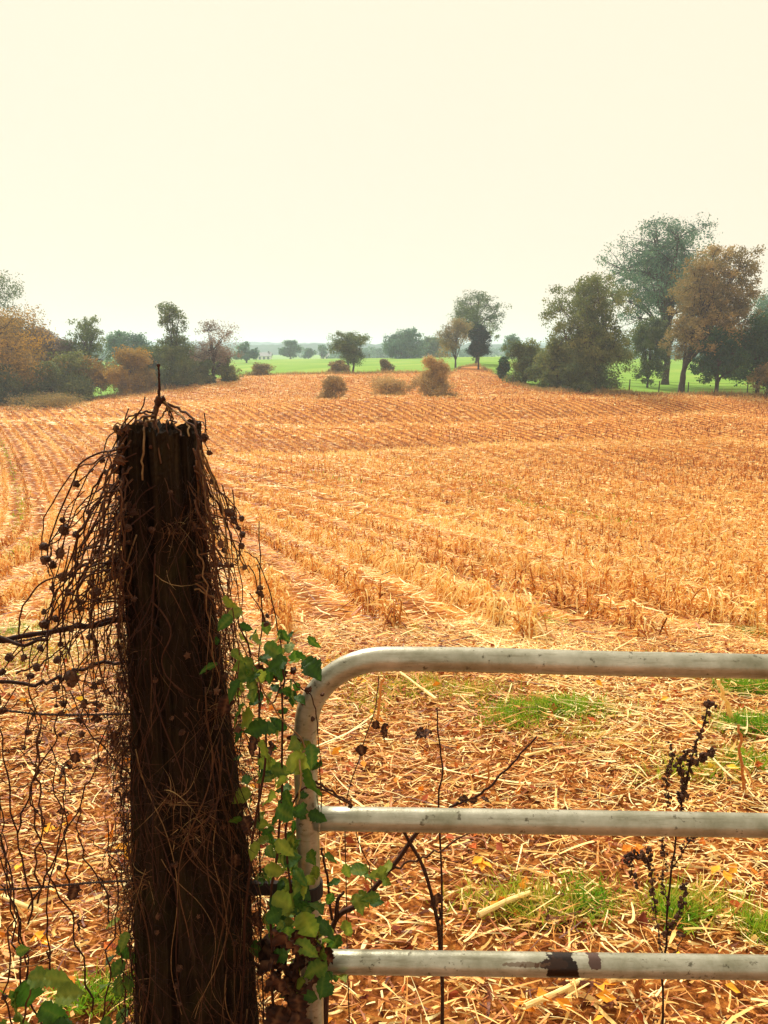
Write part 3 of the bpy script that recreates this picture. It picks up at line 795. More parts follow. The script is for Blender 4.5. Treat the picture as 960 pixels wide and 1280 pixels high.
# ------------------------------------------------------------------ the fence post
PY = 1.30
prof = [(198.5, 535, 49), (200, 560, 48.5), (205, 620, 48.5), (208, 700, 49), (218, 800, 56), (226, 900, 61), (233, 1000, 65), (240, 1100, 68), (247, 1280, 72)]
ax = []
for (px, py, hw) in prof:
    p = at(px, py, PY); dep = p[1] * cp + (EYE - p[2]) * sp
    ax.append((p[2], p[0], hw * dep / 960))
ax.append((0.2, ax[-1][1] + .006, ax[-1][2] * 1.04)); ax.append((-.3, ax[-1][1] + .01, ax[-1][2] * 1.03))
ax = np.array(ax[::-1])
post_root = empty('fence_post', (ax[1][1], PY, 0), 'thick dark weathered wooden post with split flat top, wrapped in dead vine', 'fence post')
ztop = ax[-1][0]
zs = np.concatenate([np.linspace(-.3, ztop - .08, 60), np.linspace(ztop - .075, ztop, 16)])
cxs = np.interp(zs, ax[:, 0], ax[:, 1]); rs = np.interp(zs, ax[:, 0], ax[:, 2])
SG = 96; an = np.linspace(0, 2 * math.pi, SG, endpoint=False)
groove = .035 * np.sin(an * 2 + .5) + .015 * np.sin(an * 5 + 2) + .010 * np.sin(an * 29) + .012 * rng.normal(size=SG)
for c0_, wd, dp_ in ((4.05, .035, .22), (4.62, .06, .40), (5.6, .04, .2), (3.62, .03, .16), (1.2, .06, .3)):
    groove -= dp_ * np.exp(-((an - c0_) / wd) ** 2)
V = []
topcut = .006 * np.sin(an * 3 + 1) + .005 * rng.normal(size=SG)
topcut[(an > 3.3) & (an < 3.75)] -= .020; topcut[(an > 4.55) & (an < 4.68)] -= .016; topcut[(an > 5.6)] -= .006
for j, z in enumerate(zs):
    f = groove * (.75 + .25 * math.sin(z * 5)) + .010 * rng.normal(size=SG) + .025 * np.sin(z * 9 + an * 2) + .02 * np.sin(z * 3.1 + an * 4)
    r = rs[j] * (1 + f)
    zz = np.full(SG, z) + (topcut * np.clip((z - (ztop - .07)) / .07, 0, 1))
    V.append(np.stack([cxs[j] + r * np.cos(an), PY + r * np.sin(an), zz], 1))
# top: inner rings
for s_, dz in ((.8, .001), (.55, -.006), (.25, -.003)):
    r = rs[-1] * s_ * (1 + groove * .5)
    V.append(np.stack([cxs[-1] + r * np.cos(an), PY + r * np.sin(an), np.full(SG, ztop) + dz + topcut * s_ + .003 * rng.normal(size=SG)], 1))
nn = len(V); V = np.concatenate(V + [np.array([[cxs[-1], PY, ztop - .004]])])
F = [(a * SG + j, a * SG + (j + 1) % SG, (a + 1) * SG + (j + 1) % SG, (a + 1) * SG + j) for a in range(nn - 1) for j in range(SG)]
mb = MB(); mb.add(V, F); mb.f.append(np.array([((nn - 1) * SG + j, (nn - 1) * SG + (j + 1) % SG, nn * SG) for j in range(SG)]))
mb.build('post_shaft', M['post'], post_root, smooth=False)
def post_r(z): return float(np.interp(z, ax[:, 0], ax[:, 2]))
def post_x(z): return float(np.interp(z, ax[:, 0], ax[:, 1]))
# staples holding the wires
for z in (1.03, .86, .63):
    mb = MB(); xx = post_x(z) - post_r(z) * .98
    tube(mb, bez([(xx + .01, PY - .02, z - .012), (xx - .008, PY - .03, z - .008), (xx - .008, PY - .03, z + .008), (xx + .01, PY - .02, z + .012)], 9), .002, 5)
    mb.build('staple', M['iron'], post_root)

# ------------------------------------------------------------------ the gate
GY0 = 1.30
gate = empty('farm_gate', (at(386, 1200, GY0)[0], GY0, .1), 'weathered pale tubular metal farm gate with rounded corner and peeled rusty patch', 'gate')
TR = .0222
tz = at(480, 823, GY0)[2]; mz = at(480, 1023, GY0)[2]; bz = at(480, 1202, GY0)[2]
sx = at(385, 1000, GY0)[0]
def gy(x): return GY0 - (x - sx) * .012
GW = 3.4
rad_c = .135
arc = [(sx, GY0, tz - rad_c - .1)]
frame = [(sx, .08), (sx, .3), (sx - .001, bz), (sx - .002, mz), (sx - .004, tz - rad_c - .02)]
for q in range(0, 13):
    th = math.pi - q / 12 * math.pi / 2
    frame.append((sx + rad_c + .012 + (rad_c + .012) * math.cos(th), tz - rad_c + rad_c * math.sin(th)))
frame += [(sx + .3, tz - .0008), (sx + .5, tz - .006), (sx + .8, tz - .011), (sx + 1.4, tz - .018), (sx + GW - .2, tz - .03)]
for q in range(1, 9):
    th = math.pi / 2 - q / 8 * math.pi / 2
    frame.append((sx + GW - .2 + .14 * math.cos(th), tz - .03 - .14 + .14 * math.sin(th)))
frame += [(sx + GW - .06, mz), (sx + GW - .06, .08)]
mb = MB(); fp = np.array([(x, gy(x), z) for x, z in frame])
tube(mb, fp, TR, 24); mb.build('frame', M['gate'], gate, smooth=True)
for z, dz in ((mz, -.008), (bz, -.004), (bz - .26, -.003), (.1, 0)):
    mb = MB(); p0 = (sx + TR * .55, gy(sx), z); p1 = (sx + GW - .08, gy(sx + GW), z + dz * 4)
    tube(mb, bez([p0, (sx + .8, gy(sx + .8), z + dz + .0006), p1], 20), TR * 1.0, 24)
    mb.build('rail', M['gate'], gate, smooth=True)
    # weld bead
    mb = MB(); an2 = np.linspace(0, 2 * math.pi, 25)
    ring = np.stack([np.full(25, sx + TR * .98), gy(sx) + np.cos(an2) * TR * 1.02, z + np.sin(an2) * TR * 1.02], 1)
    tube(mb, ring, .0028, 6, cap=False, rough=.15); mb.build('weld', M['gate'], gate, smooth=True)
for x in (sx + 1.2, sx + 2.3):
    mb = MB(); box(mb, (x, gy(x) + TR + .004, (tz + .1) / 2), (.04, .006, tz - .08)); mb.build('brace', M['gate'], gate)
# hinge: iron strap band and pin between post and gate
zh = at(355, 1110, GY0)[2]
hx = post_x(zh) + post_r(zh) * .9
hg = MB(); box(hg, ((hx + sx - TR) / 2, GY0, zh), (sx - TR - hx + .02, .010, .026)); h_ = hg.build('hinge', M['iron'], gate)
mb = MB(); tube(mb, [(sx, GY0, zh - .013), (sx, GY0, zh + .013)], TR * 1.14, 20); mb.build('hinge_band', M['iron'], h_)

# ------------------------------------------------------------------ fence wires on the left
def ppath(lst, Y=1.3, n=16, jy=0.0):
    return bez([at(a, b, (c[0] if c else Y)) for (a, b, *c) in lst], n)
def px_root(name, pts, label, cat, group=None):
    return empty(name, pts, label, cat, group)
WG = 'fence wires left of the post'
def wire(lst, label, barbs):
    pts = ppath(lst, 1.3, 30)
    root = empty('fence_wire', pts[0], label, 'fence wire', WG)
    mb = MB(); t = np.linspace(0, 1, len(pts) * 5)
    P = np.stack([np.interp(t, np.linspace(0, 1, len(pts)), pts[:, k]) for k in range(3)], 1)
    for ph in (0, math.pi):
        Q = P.copy(); aa_ = t * 260 + ph; Q[:, 1] += .0015 * np.cos(aa_); Q[:, 2] += .0015 * np.sin(aa_)
        tube(mb, Q, .0013, 5, cap=False)
    mb.build('strand', M['wire'], root)
    for k in barbs:
        p = P[int(k * (len(P) - 1))]; mb = MB()
        for s_ in (-1, 1):
            tube(mb, [p + np.array([-.004 * s_, -.004, -.014]), p + np.array([0, .002, 0]), p + np.array([.004 * s_, -.004, .014])], .0012, 4)
        mb.build('barb', M['wire'], root)
wire([(-260,905,1.32),(-60,885,1.3),(60,893,1.3),(190,892,1.24)], 'middle rusty barbed wire at the left, straight beneath the two twiggy ones', (.3,.62,.8))
wire([(-260,1118,1.3),(0,1112,1.29),(120,1103,1.27),(200,1100,1.22)], 'lowest rusty barbed wire at the left, below the dark seed heads', (.35,.7))
wire([(-260,800,1.34),(0,803,1.31),(90,785,1.29),(190,772,1.25)], 'top rusty barbed wire at the left, wrapped in thick dead vine stem', (.3,.75))

# ------------------------------------------------------------------ seed heads and leaves (shared meshes)
seed_mesh = []
for q in range(5):
    v, qd, tr = ball_data(q, 6, 8, .16); v = v * [1, 1, .85]
    mb = MB(); mb.add(v, qd, .35 + .3 * (v[:, 2] > .3)); mb.f.append(tr)
    # papery calyx points
    for k in range(5):
        an_ = k * 1.257 + q; d = np.array([math.cos(an_), math.sin(an_), .2])
        mb.add([d * .8 + [0, 0, -.1], d * .8 + [-.25 * d[1], .25 * d[0], .2], d * 1.55 + [0, 0, -.35 + .1 * q], d * .8 + [.25 * d[1], -.25 * d[0], .2]], [(0, 1, 2, 3)], .9)
    seed_mesh.append(mb.mesh('seed_head', M['seed']))
def seed(p, r, parent):
    o = bpy.data.objects.new('seed_head', random.choice(seed_mesh)); col.objects.link(o)
    o.parent = parent; o.location = np.asarray(p) - np.array(parent.location)
    o.rotation_euler = (random.uniform(0, 6), random.uniform(0, 6), random.uniform(0, 6)); r *= random.uniform(.65, 1.0); o.scale = (r, r * random.uniform(.75, 1), r * random.uniform(.8, 1.25))
    return o

def leaf_mesh(seed_, mat, name, width=.62, teeth=True, crumple=0.0):
    g = np.random.default_rng(seed_); n = 13
    t = np.linspace(0, 1, n); half = width * .5 * np.sin(np.pi * t ** .8) ** .8 * (1 - .15 * t)
    fold = .22 + .1 * g.normal(); arch = -.25 - .15 * abs(g.normal())
    v = []; tn = []
    for i in range(n):
        h = half[i] * (1 + (.16 if (i % 2 and teeth) else -.08) + .12 * math.sin(i * 1.1 + seed_)); zc = arch * t[i] ** 2
        for s_, m_ in ((-1, 1), (-.5, 1), (0, 0), (.5, 1), (1, 1)):
            v.append((s_ * h, t[i] - (.03 if abs(s_) == 1 and i % 2 else 0), zc + abs(s_) * h * fold + crumple * g.normal() * .08 + .02 * math.sin(i * 1.9) * abs(s_)))
            tn.append(1.0 if s_ == 0 else (.35 if i % 2 else 0.1))
    f = [(i * 5 + j, i * 5 + j + 1, (i + 1) * 5 + j + 1, (i + 1) * 5 + j) for i in range(n - 1) for j in range(4)]
    mb = MB(); mb.add(v, f, np.array(tn)); 
    return mb.mesh(name, M[mat], smooth=True)
green_leaf = [leaf_mesh(40 + q, 'leaf', 'leaf', .52 + .06 * q, crumple=.35) for q in range(6)]
dead_leaf = [leaf_mesh(60 + q, 'dryleaf', 'withered_leaf', .7, crumple=1.0) for q in range(4)]
def put_leaf(p, tipdir, size, parent, dead=False, name=None):
    me = random.choice(dead_leaf if dead else green_leaf)
    o = bpy.data.objects.new('withered_leaf' if dead else 'leaf', me); col.objects.link(o); o.parent = parent
    o.location = np.asarray(p) - np.array(parent.location)
    y = Vector(tipdir).normalized()
    up = Vector((random.gauss(0, .6), random.uniform(-1.2, -.1), random.uniform(.2, 1.2)))
    x = y.cross(up).normalized(); z = x.cross(y)
    m = Matrix((x, y, z)).transposed()
    o.rotation_euler = m.to_euler(); o.scale = (size * random.uniform(.85, 1.15), size, size)
    return o

def strand(root, lst, r0, r1, tone=.4, n=16, name='stem', wig=.0022, Y=1.3):
    pts = ppath(lst, Y, n)
    w = rng.normal(size=pts.shape) * wig; w[0] = 0; pts = pts + w
    pts = bez(pts, len(pts) * 2)
    mb = MB(); tube(mb, pts, np.linspace(r0, r1, len(pts)), 5, tone=tone, rough=.08)
    mb.build(name, M['twig'], root, smooth=True)
    return pts

# dead vine: tent over the post top and left curtain
vl = empty('dead_vine', (at(180, 800, 1.28)[0], 1.28, 0), 'dry brown vine with dark seed heads hanging in a curtain left of the post', 'dead vine', 'vines on the post')
for q in range(64):
    sx_ = rng.uniform(143, 166); sy_ = rng.uniform(535, 760)
    out = rng.uniform(52, 155)
    ey = rng.uniform(690, 900); yk = rng.uniform(1.14, 1.34)
    mx_ = (sx_ * .40 + out * .60); my = sy_ + (ey - sy_) * rng.uniform(.10, .24)
    lst = [(sx_, sy_, 1.22), (mx_, my, yk), (out, sy_ + (ey - sy_) * .6, yk), (out + rng.normal() * 14, ey, yk + rng.normal() * .02)]
    p = strand(vl, lst, rng.uniform(.0012, .0022), .0008, rng.uniform(.2, .7))
    if rng.uniform() < .35:
        seed(p[-1], rng.uniform(.005, .008), vl)
SEEDL = [(80,662,9),(95,668,7),(75,692,10),(55,683,6),(57,700,6),(66,706,7),(78,722,7),(128,575,6),(132,590,6),(95,605,5),(150,575,8),(150,540,6),(158,535,6),(140,610,6),(145,588,7),
         (98,752,6),(100,761,6),(55,765,6),(69,773,6),(55,780,8),(85,740,6),(130,665,7),(120,690,6),(165,640,8),(160,660,8),(152,670,6),(30,822,7),(38,845,7),(50,810,6),(12,822,8),
         (72,825,6),(46,834,6),(105,880,10),(90,847,12),(118,858,6),(3,888,8),(3,840,7),(100,900,8),(70,860,6),(35,915,6),(30,935,6),(78,650,6),(110,640,5),(65,735,5),(140,720,6),(120,740,7)]
for (a, b, r) in SEEDL:
    p = at(a, b, rng.uniform(1.14, 1.30)); seed(p, r * .00125, vl)
    mb = MB(); e = p + np.array([rng.uniform(0, .05), .01, rng.uniform(.02, .06)]); tube(mb, bez([p, (p + e) / 2 + rng.normal(size=3) * .006, e], 6), .0011, 4, tone=.3); mb.build('seed_stalk', M['twig'], vl)
# long arched stem
strand(vl, [(24,795,1.2),(26,765,1.2),(45,735,1.2),(85,718,1.2),(140,712,1.2)], .0016, .0014, .45, wig=.001)
strand(vl, [(20,842,1.2),(50,828,1.22),(85,805,1.22),(120,770,1.25)], .0018, .001, .4)
# thick dark stems wound along the top wire
strand(vl, [(-40,812,1.26),(10,800,1.26),(60,790,1.26),(100,783,1.26),(150,775,1.26),(180,765,1.24)], .0048, .004, .1, wig=.004)
strand(vl, [(-40,806,1.26),(30,800,1.25),(75,795,1.26),(120,780,1.26),(170,770,1.23)], .0036, .003, .15, wig=.005)
strand(vl, [(-40,850,1.28),(30,853,1.27),(70,850,1.27),(105,832,1.26),(160,826,1.24)], .0034, .003, .1, wig=.004)

vr = empty('dead_vine', (at(270, 800, 1.28)[0], 1.27, 0), 'dry brown vine with small seed heads hanging down the right side of the post', 'dead vine', 'vines on the post')
for q in range(30):
    sx_ = rng.uniform(241, 254); sy_ = rng.uniform(540, 760)
    out = rng.uniform(252, 305); ey = rng.uniform(680, 960); yk = rng.uniform(1.16, 1.32)
    lst = [(sx_, sy_, 1.22), (sx_ * .4 + out * .6, sy_ + (ey - sy_) * .25, yk), (out, sy_ + (ey - sy_) * .6, yk), (out + rng.normal() * 9, ey, yk)]
    p = strand(vr, lst, rng.uniform(.0010, .0018), .0007, rng.uniform(.3, .85))
    if rng.uniform() < .4: seed(p[-1], rng.uniform(.005, .007), vr)
for (a, b, r) in [(256,546,6),(262,566,6),(265,602,6),(288,641,7),(285,640,6),(298,660,6),(303,668,6),(302,682,6),(306,709,6),(276,680,6),(280,688,6),(265,706,6),(262,720,6),(302,648,5),(270,660,5),
                  (325,735,6),(330,775,5),(333,780,6),(322,740,5),(292,650,6),(275,706,6),(245,660,7),(258,670,6),(283,706,6)]:
    p = at(a, b, rng.uniform(1.16, 1.26)); seed(p, r * .00115, vr)
    mb = MB(); e = p + np.array([-rng.uniform(0, .03), .01, rng.uniform(.02, .05)]); tube(mb, bez([p, (p + e) / 2 + rng.normal(size=3) * .005, e], 6), .001, 4, tone=.4); mb.build('seed_stalk', M['twig'], vr)

# knotted stems over the post top with the upright tip
vt = empty('dead_vine', (at(199, 531, 1.3)[0], 1.3, 0), 'knot of dead vine over the post top with one thin upright tip', 'dead vine', 'vines on the post')
strand(vt, [(198,456,1.3),(199,475,1.3),(199,498,1.3)], .0016, .0028, .25, wig=.0004); seed(at(198,457,1.3), .0034, vt)
strand(vt, [(199,496,1.3),(196,510,1.3),(192,535,1.28),(188,560,1.235)], .0055, .003, .45, wig=.001)
strand(vt, [(206,497,1.3),(197,506,1.3),(190,525,1.3)], .005, .004, .3, wig=.001)
for lst, r in (([(200,500,1.3),(222,510,1.3),(244,530,1.26),(247,575,1.24)], .0026), ([(204,503,1.3),(225,520,1.28),(245,540,1.24),(252,590,1.24),(262,640,1.24)], .002),
            ([(206,505,1.3),(212,520,1.3),(219,530,1.28),(226,545,1.24)], .0018), ([(204,502,1.3),(214,512,1.29),(232,525,1.26),(238,545,1.235)], .002),
            ([(195,515,1.3),(178,515,1.28),(165,530,1.26),(158,548,1.24)], .002), ([(194,520,1.29),(176,522,1.28),(168,534,1.26),(150,560,1.24),(132,620,1.22)], .002),
            ([(192,525,1.28),(182,530,1.26),(179,560,1.23),(178,600,1.23)], .0022), ([(213,508,1.3),(203,520,1.28),(197,530,1.25),(200,580,1.235)], .0017),
            ([(245,530,1.27),(254,529,1.24),(257,535,1.24),(257,545,1.24)], .0011), ([(205,500,1.3),(216,522,1.3),(208,532,1.27),(212,560,1.24)], .0015),
            ([(150,545,1.26),(143,535,1.24),(148,530,1.24),(160,534,1.24)], .0013), ([(190,520,1.29),(170,516,1.3),(156,528,1.3),(140,560,1.26),(108,640,1.22)], .0016)):
    strand(vt, lst, r, r * .7, rng.uniform(.35, .9), wig=.0012)
for (a, b, r) in [(152,538,6),(159,534,6),(145,536,5),(182,531,6),(176,528,5),(256,547,7),(163,556,5)]:
    seed(at(a, b, 1.25), r * .00115, vt)

# stems clinging to the face of the post
vf = empty('dead_vine', (at(235, 1000, 1.2)[0], 1.2, 0), 'thin tan and rust vine stems clinging to the dark face of the post', 'dead vine', 'vines on the post')
def face_pt(ang, z, off=.006):
    r = post_r(z) * 1.02 + off
    return np.array([post_x(z) + r * math.cos(ang), PY + r * math.sin(ang), z])
for q in range(46):
    z = rng.uniform(.35, 1.5) if q % 4 else rng.uniform(.3, 1.1); a0 = rng.uniform(math.pi * 1.0, math.pi * 2.0); Ln = rng.uniform(.15, .6)
    da = rng.normal() * .9; wv = rng.uniform(0, 6); k = 12; pts = []
    for j in range(k):
        t = j / (k - 1); zz = z - Ln * t
        if zz < .02: break
        pts.append(face_pt(a0 + da * t + .18 * math.sin(wv + t * 7), zz, .004 + .012 * abs(math.sin(wv + t * 5))))
    if len(pts) < 4: continue
    mb = MB(); P = bez(pts, len(pts) * 2); r = rng.uniform(.0007, .0016)
    tube(mb, P, np.linspace(r, r * .6, len(P)), 5, tone=rng.uniform(.15, .62) if q % 6 else .8, rough=.08); mb.build('stem', M['twig'], vf, smooth=True)
for q in range(60):
    z = rng.uniform(.4, 1.5); p = face_pt(rng.uniform(math.pi * 1.0, math.pi * 2), z, .012); seed(p, rng.uniform(.004, .0075), vf)
# fine matted tendrils along both edges (nobody could count them)
mat = MB(); k = 5200
z = rng.uniform(.2, 1.52, k); side_ = rng.choice([-1, 1], k, p=[.48, .52]); rr = np.interp(z, ax[:, 0], ax[:, 2]); xx = np.interp(z, ax[:, 0], ax[:, 1])
th = np.where(side_ < 0, math.pi + rng.normal(size=k) * .55, rng.normal(size=k) * .55)
fr = rng.uniform(size=k) < .34; th = np.where(fr, rng.uniform(math.pi, 2 * math.pi, k), th)
grow = np.abs(rng.normal(size=k)) * .016 * np.where(z < 1.15, 1.5, 1.0) * np.where(z > 1.4, .5, 1)
b = np.stack([xx + (rr + grow) * np.cos(th), PY + (rr + grow) * np.sin(th), z], 1)
d = rng.normal(size=(k, 3)) * .55; d[:, 2] = -1
ribbons(mat, b, d, rng.uniform(.02, .10, k), rng.uniform(.0006, .0018, k), rng.normal(size=(k, 3)) * .5, 5, np.clip(rng.normal(size=k) * .26 + .20, 0, 1), curl=.5)
k = 900; z = rng.uniform(.25, 1.50, k); sg_ = rng.choice([-1, 1], k); rr = np.interp(z, ax[:, 0], ax[:, 2]); xx = np.interp(z, ax[:, 0], ax[:, 1])
th = np.where(sg_ < 0, math.pi, 0) + rng.normal(size=k) * .5
b = np.stack([xx + rr * np.cos(th), PY + rr * np.sin(th), z], 1)
d = np.stack([sg_ * rng.uniform(0, .9, k), rng.normal(size=k) * .4, rng.uniform(-1, .6, k)], 1)
bd = np.stack([-sg_ * rng.uniform(0, .8, k), rng.normal(size=k) * .3, -rng.uniform(.2, 1.6, k)], 1)
ribbons(mat, b, d, rng.uniform(.03, .085, k), rng.uniform(.0009, .0022, k), bd, 7, np.clip(rng.normal(size=k) * .25 + .5, 0, 1), curl=.4)
for (a, b, w_) in ((162,900,.03),(160,930,.025),(172,1075,.035),(180,1095,.04),(165,1120,.03),(200,1060,.03),(235,960,.03),(262,985,.035),(255,1000,.03),(275,870,.025),(150,700,.025),(172,800,.03),(262,640,.02),(230,650,.02)):
    k = 60; p0 = at(a, b, PY); rr0 = post_r(p0[2]); dx_ = np.clip((p0[0] - post_x(p0[2])) / rr0, -.98, .98)
    p0 = np.array([p0[0], PY - rr0 * math.sqrt(1 - dx_ ** 2) - .006, p0[2]])
    ribbons(mat, p0 + rng.normal(size=(k, 3)) * [w_ * .4, .004, w_ * .3], rng.normal(size=(k, 3)) * [1, .4, .8], rng.uniform(.02, .06, k), rng.uniform(.0008, .0018, k), rng.normal(size=(k, 3)) * [.6, .3, .5] - [0, 0, .4], 6, np.clip(rng.normal(size=k) * .18 + .62, 0, 1), curl=.4)
o = mat.build('tendril_mat', M['twig'], vf); o['kind'] = 'stuff'

# ------------------------------------------------------------------ dead weeds along the left fence
wl = empty('dead_weed', (at(40, 1100, 1.25)[0], 1.25, 0), 'thin dark red weed stems with round seed heads at the lower left', 'dead weed')
for q in range(17):
    x0 = rng.uniform(-20, 165); y0 = rng.uniform(830, 1060); y1 = y0 + rng.uniform(120, 330)
    dx = rng.normal() * 42; Yk = rng.uniform(1.16, 1.36)
    p = strand(wl, [(x0, y0, Yk), (x0 + dx * .3 + rng.normal() * 5, y0 * .65 + y1 * .35, Yk), (x0 + dx * .7 + rng.normal() * 5, y0 * .3 + y1 * .7, Yk), (x0 + dx, y1, Yk)], .0011, .0019, rng.uniform(.1, .5), wig=.004)
    for j in range(rng.integers(0, 3)): seed(p[int(rng.uniform(0, .8) * len(p))] + rng.normal(size=3) * .01, rng.uniform(.0045, .007), wl)
for q in range(24):
    x0 = rng.uniform(-20, 120); y0 = rng.uniform(840, 1100); Yk = rng.uniform(1.2, 1.34)
    strand(wl, [(x0, y0, Yk), (x0 + 30, y0 + rng.normal() * 12, Yk), (x0 + rng.uniform(50, 90), y0 + rng.normal() * 26, Yk)], .001, .0007, rng.uniform(.1, .6), wig=.003)
for (a, b, s_) in ((85,955,.034),(95,940,.03),(125,895,.03),(140,915,.03),(100,1150,.028),(75,1010,.025),(160,990,.03),(95,1105,.035),(115,800,.03),(150,840,.04),(135,860,.03),(60,1190,.02)):
    put_leaf(at(a, b, rng.uniform(1.18, 1.28)), (random.gauss(0, .6), random.gauss(0, .3), -1), s_, wl, dead=True)

# ------------------------------------------------------------------ leafy green vine between post and gate
gv = empty('leafy_vine', (at(330, 950, 1.26)[0], 1.26, 0), 'green leafy bramble vine climbing between the post and the gate', 'leafy vine')
strand(gv, [(345,1330,1.24),(338,1150,1.22),(352,1000,1.22),(352,880,1.22),(355,835,1.22)], .003, .0016, .3, wig=.002)
strand(gv, [(300,1330,1.24),(310,1100,1.22),(330,950,1.2),(318,850,1.22),(296,760,1.22)], .0028, .0014, .35, wig=.002)
strand(gv, [(360,1330,1.25),(372,1180,1.22),(356,1060,1.22),(378,985,1.2),(440,1005,1.22)], .0026, .0016, .35, wig=.002)
strand(gv, [(375,948,1.2),(380,930,1.21),(345,890,1.21),(320,845,1.22),(300,800,1.22)], .0016, .0012, .8, wig=.001)
strand(gv, [(374,950,1.19),(376,975,1.19),(372,1005,1.2)], .0016, .0016, 1.0, wig=.0006)
LEAVES = [(300,790,35),(315,800,35),(330,806,38),(345,812,36),(290,812,34),(305,830,40),(322,838,40),(340,835,34),(360,825,40),(372,828,38),(382,824,36),(385,820,34),(300,850,36),(315,862,40),(330,870,40),
          (306,880,48),(318,895,50),(298,905,42),(335,905,46),(345,915,50),(330,925,52),(290,770,28),(280,745,28),(302,762,26),(275,800,30),(272,830,32),(365,850,34),(352,862,36),(370,870,30),
          (322,950,46),(340,955,50),(360,945,46),(372,925,48),(388,930,44),(385,960,46),(350,970,42),(365,985,46),(335,1000,42),(350,1020,44),(325,1030,36),(345,1050,40),(360,1040,36),
          (330,1085,44),(350,1075,46),(368,1085,50),(385,1100,44),(340,1120,48),(360,1130,50),(376,1140,52),(395,1150,46),(350,1160,50),(332,1150,44),(370,1175,56),(390,1180,60),(405,1190,56),(410,1205,50),
          (300,1020,30),(310,980,32),(298,950,34),(405,1215,42),(415,1230,36),(345,1010,36)]
for (a, b, s_) in LEAVES:
    Yk = rng.uniform(1.14, 1.26); p = at(a, b, Yk)
    put_leaf(p, (random.gauss(.1, .8), random.gauss(-.2, .5), random.gauss(-.5, .5)), s_ / 960 * 1.35 * random.uniform(.5, .85), gv)
for q in range(175):
    b = rng.uniform(775, 1230) if q % 3 else rng.uniform(1050, 1250); a = rng.uniform(285, 345) + (b - 775) * .09 + rng.uniform(0, 45)
    put_leaf(at(a, b, rng.uniform(1.2, 1.34)), (random.gauss(.1, .8), random.gauss(-.2, .5), random.gauss(-.4, .5)), rng.uniform(.020, .040), gv)
for q in range(26):   # dark shrivelled leaves low by the gate stile
    put_leaf(at(rng.uniform(325, 402), rng.uniform(1155, 1290), rng.uniform(1.16, 1.27)), (random.gauss(0, .5), random.gauss(0, .4), -1), rng.uniform(.045, .075), gv, dead=True)
for q in range(10):
    put_leaf(at(rng.uniform(280, 380), rng.uniform(780, 1150), rng.uniform(1.2, 1.28)), (random.gauss(0, .6), random.gauss(0, .4), -1), rng.uniform(.03, .05), gv, dead=True)

# sparse vine foliage low on the left of the post
gl = empty('leafy_vine', (at(160, 1200, 1.3)[0], 1.3, 0), 'small green leaves low against the left side of the post', 'leafy vine')
strand(gl, [(158,1330,1.24),(155,1230,1.24),(148,1150,1.24)], .0018, .001, .4)
for (a, b) in ((150,1150),(160,1165),(148,1180),(155,1200),(165,1220),(150,1245),(160,1262),(140,1230),(170,1190),(135,1270),(145,1195)):
    put_leaf(at(a, b, rng.uniform(1.2, 1.27)), (random.gauss(0, .7), random.gauss(-.2, .4), random.gauss(-.3, .6)), rng.uniform(.03, .045), gl)

# green plant in the bottom left corner
bl = empty('leafy_weed', (at(40, 1260, 1.15)[0], 1.15, 0), 'broad dark green leaves in the bottom left corner', 'weed')
strand(bl, [(40,1400,1.12),(30,1290,1.12),(38,1235,1.12)], .0025, .0015, .6, wig=.001)
strand(bl, [(-20,1225,1.15),(10,1212,1.15),(50,1205,1.15)], .0013, .001, .8, wig=.0008)
for (a, b, s_, d) in ((20,1240,85,(-.2,0,-1)),(30,1225,60,(.1,0,-1)),(35,1222,45,(1,-.1,.1)),(55,1222,40,(1,0,-.1)),(0,1225,45,(-1,-.2,.2)),(0,1262,50,(-1,-.2,-.2)),(50,1258,50,(1,-.2,-.5)),(70,1245,42,(1,0,.2)),
                   (60,1285,50,(.8,-.2,.1)),(8,1275,50,(-.4,-.3,-1)),(20,1190,20,(1,0,.3)),(90,1285,40,(-1,-.2,.3))):
    put_leaf(at(a, b, rng.uniform(1.1, 1.16)), d, s_ / 960 * 1.05, bl)

# ------------------------------------------------------------------ weeds and canes round the gate
cn = empty('bramble_cane', (at(555, 1280, 1.5)[0], 1.45, 0), 'dark red arched bramble cane crossing behind the gate rails', 'bramble')
strand(cn, [(552,1400,1.40),(553,1270,1.42),(551,1190,1.42),(543,1130,1.42),(525,1075,1.42),(503,1038,1.40),(478,1020,1.36)], .0046, .0034, .3, wig=.001)
strand(cn, [(549,1150,1.42),(551,1143,1.42),(549,1135,1.42)], .003, .002, .1, wig=.001)
put_leaf(at(545, 1118, 1.40), (.15, 0, -1), .044, cn, dead=True); seed(at(551, 1160, 1.41), .006, cn)

ct = empty('cut_stump_shoots', (at(410, 1250, 1.42)[0], 1.42, 0), 'thick forked brown shoots with small green leaves behind the lower gate rails', 'shrub')
strand(ct, [(405,1400,1.42),(408,1230,1.42),(420,1150,1.42),(445,1135,1.42),(470,1105,1.42),(500,1070,1.42),(530,1030,1.42),(545,1010,1.42)], .0065, .0045, .35, wig=.002)
strand(ct, [(420,1150,1.42),(422,1125,1.42),(430,1115,1.42)], .0055, .003, .35, wig=.001)
strand(ct, [(415,1150,1.42),(410,1105,1.42),(402,1060,1.42)], .003, .0025, .3, wig=.001)
strand(ct, [(485,1090,1.42),(520,1075,1.42),(560,1055,1.42),(640,1015,1.44)], .0028, .0016, .5, wig=.002)
strand(ct, [(465,1110,1.4),(462,1085,1.4),(448,1050,1.4),(444,1020,1.4)], .0013, .0009, .2, wig=.001)
strand(ct, [(588,1003,1.38),(610,985,1.38),(640,955,1.38),(669,921,1.38)], .0028, .0018, .25, wig=.0015)
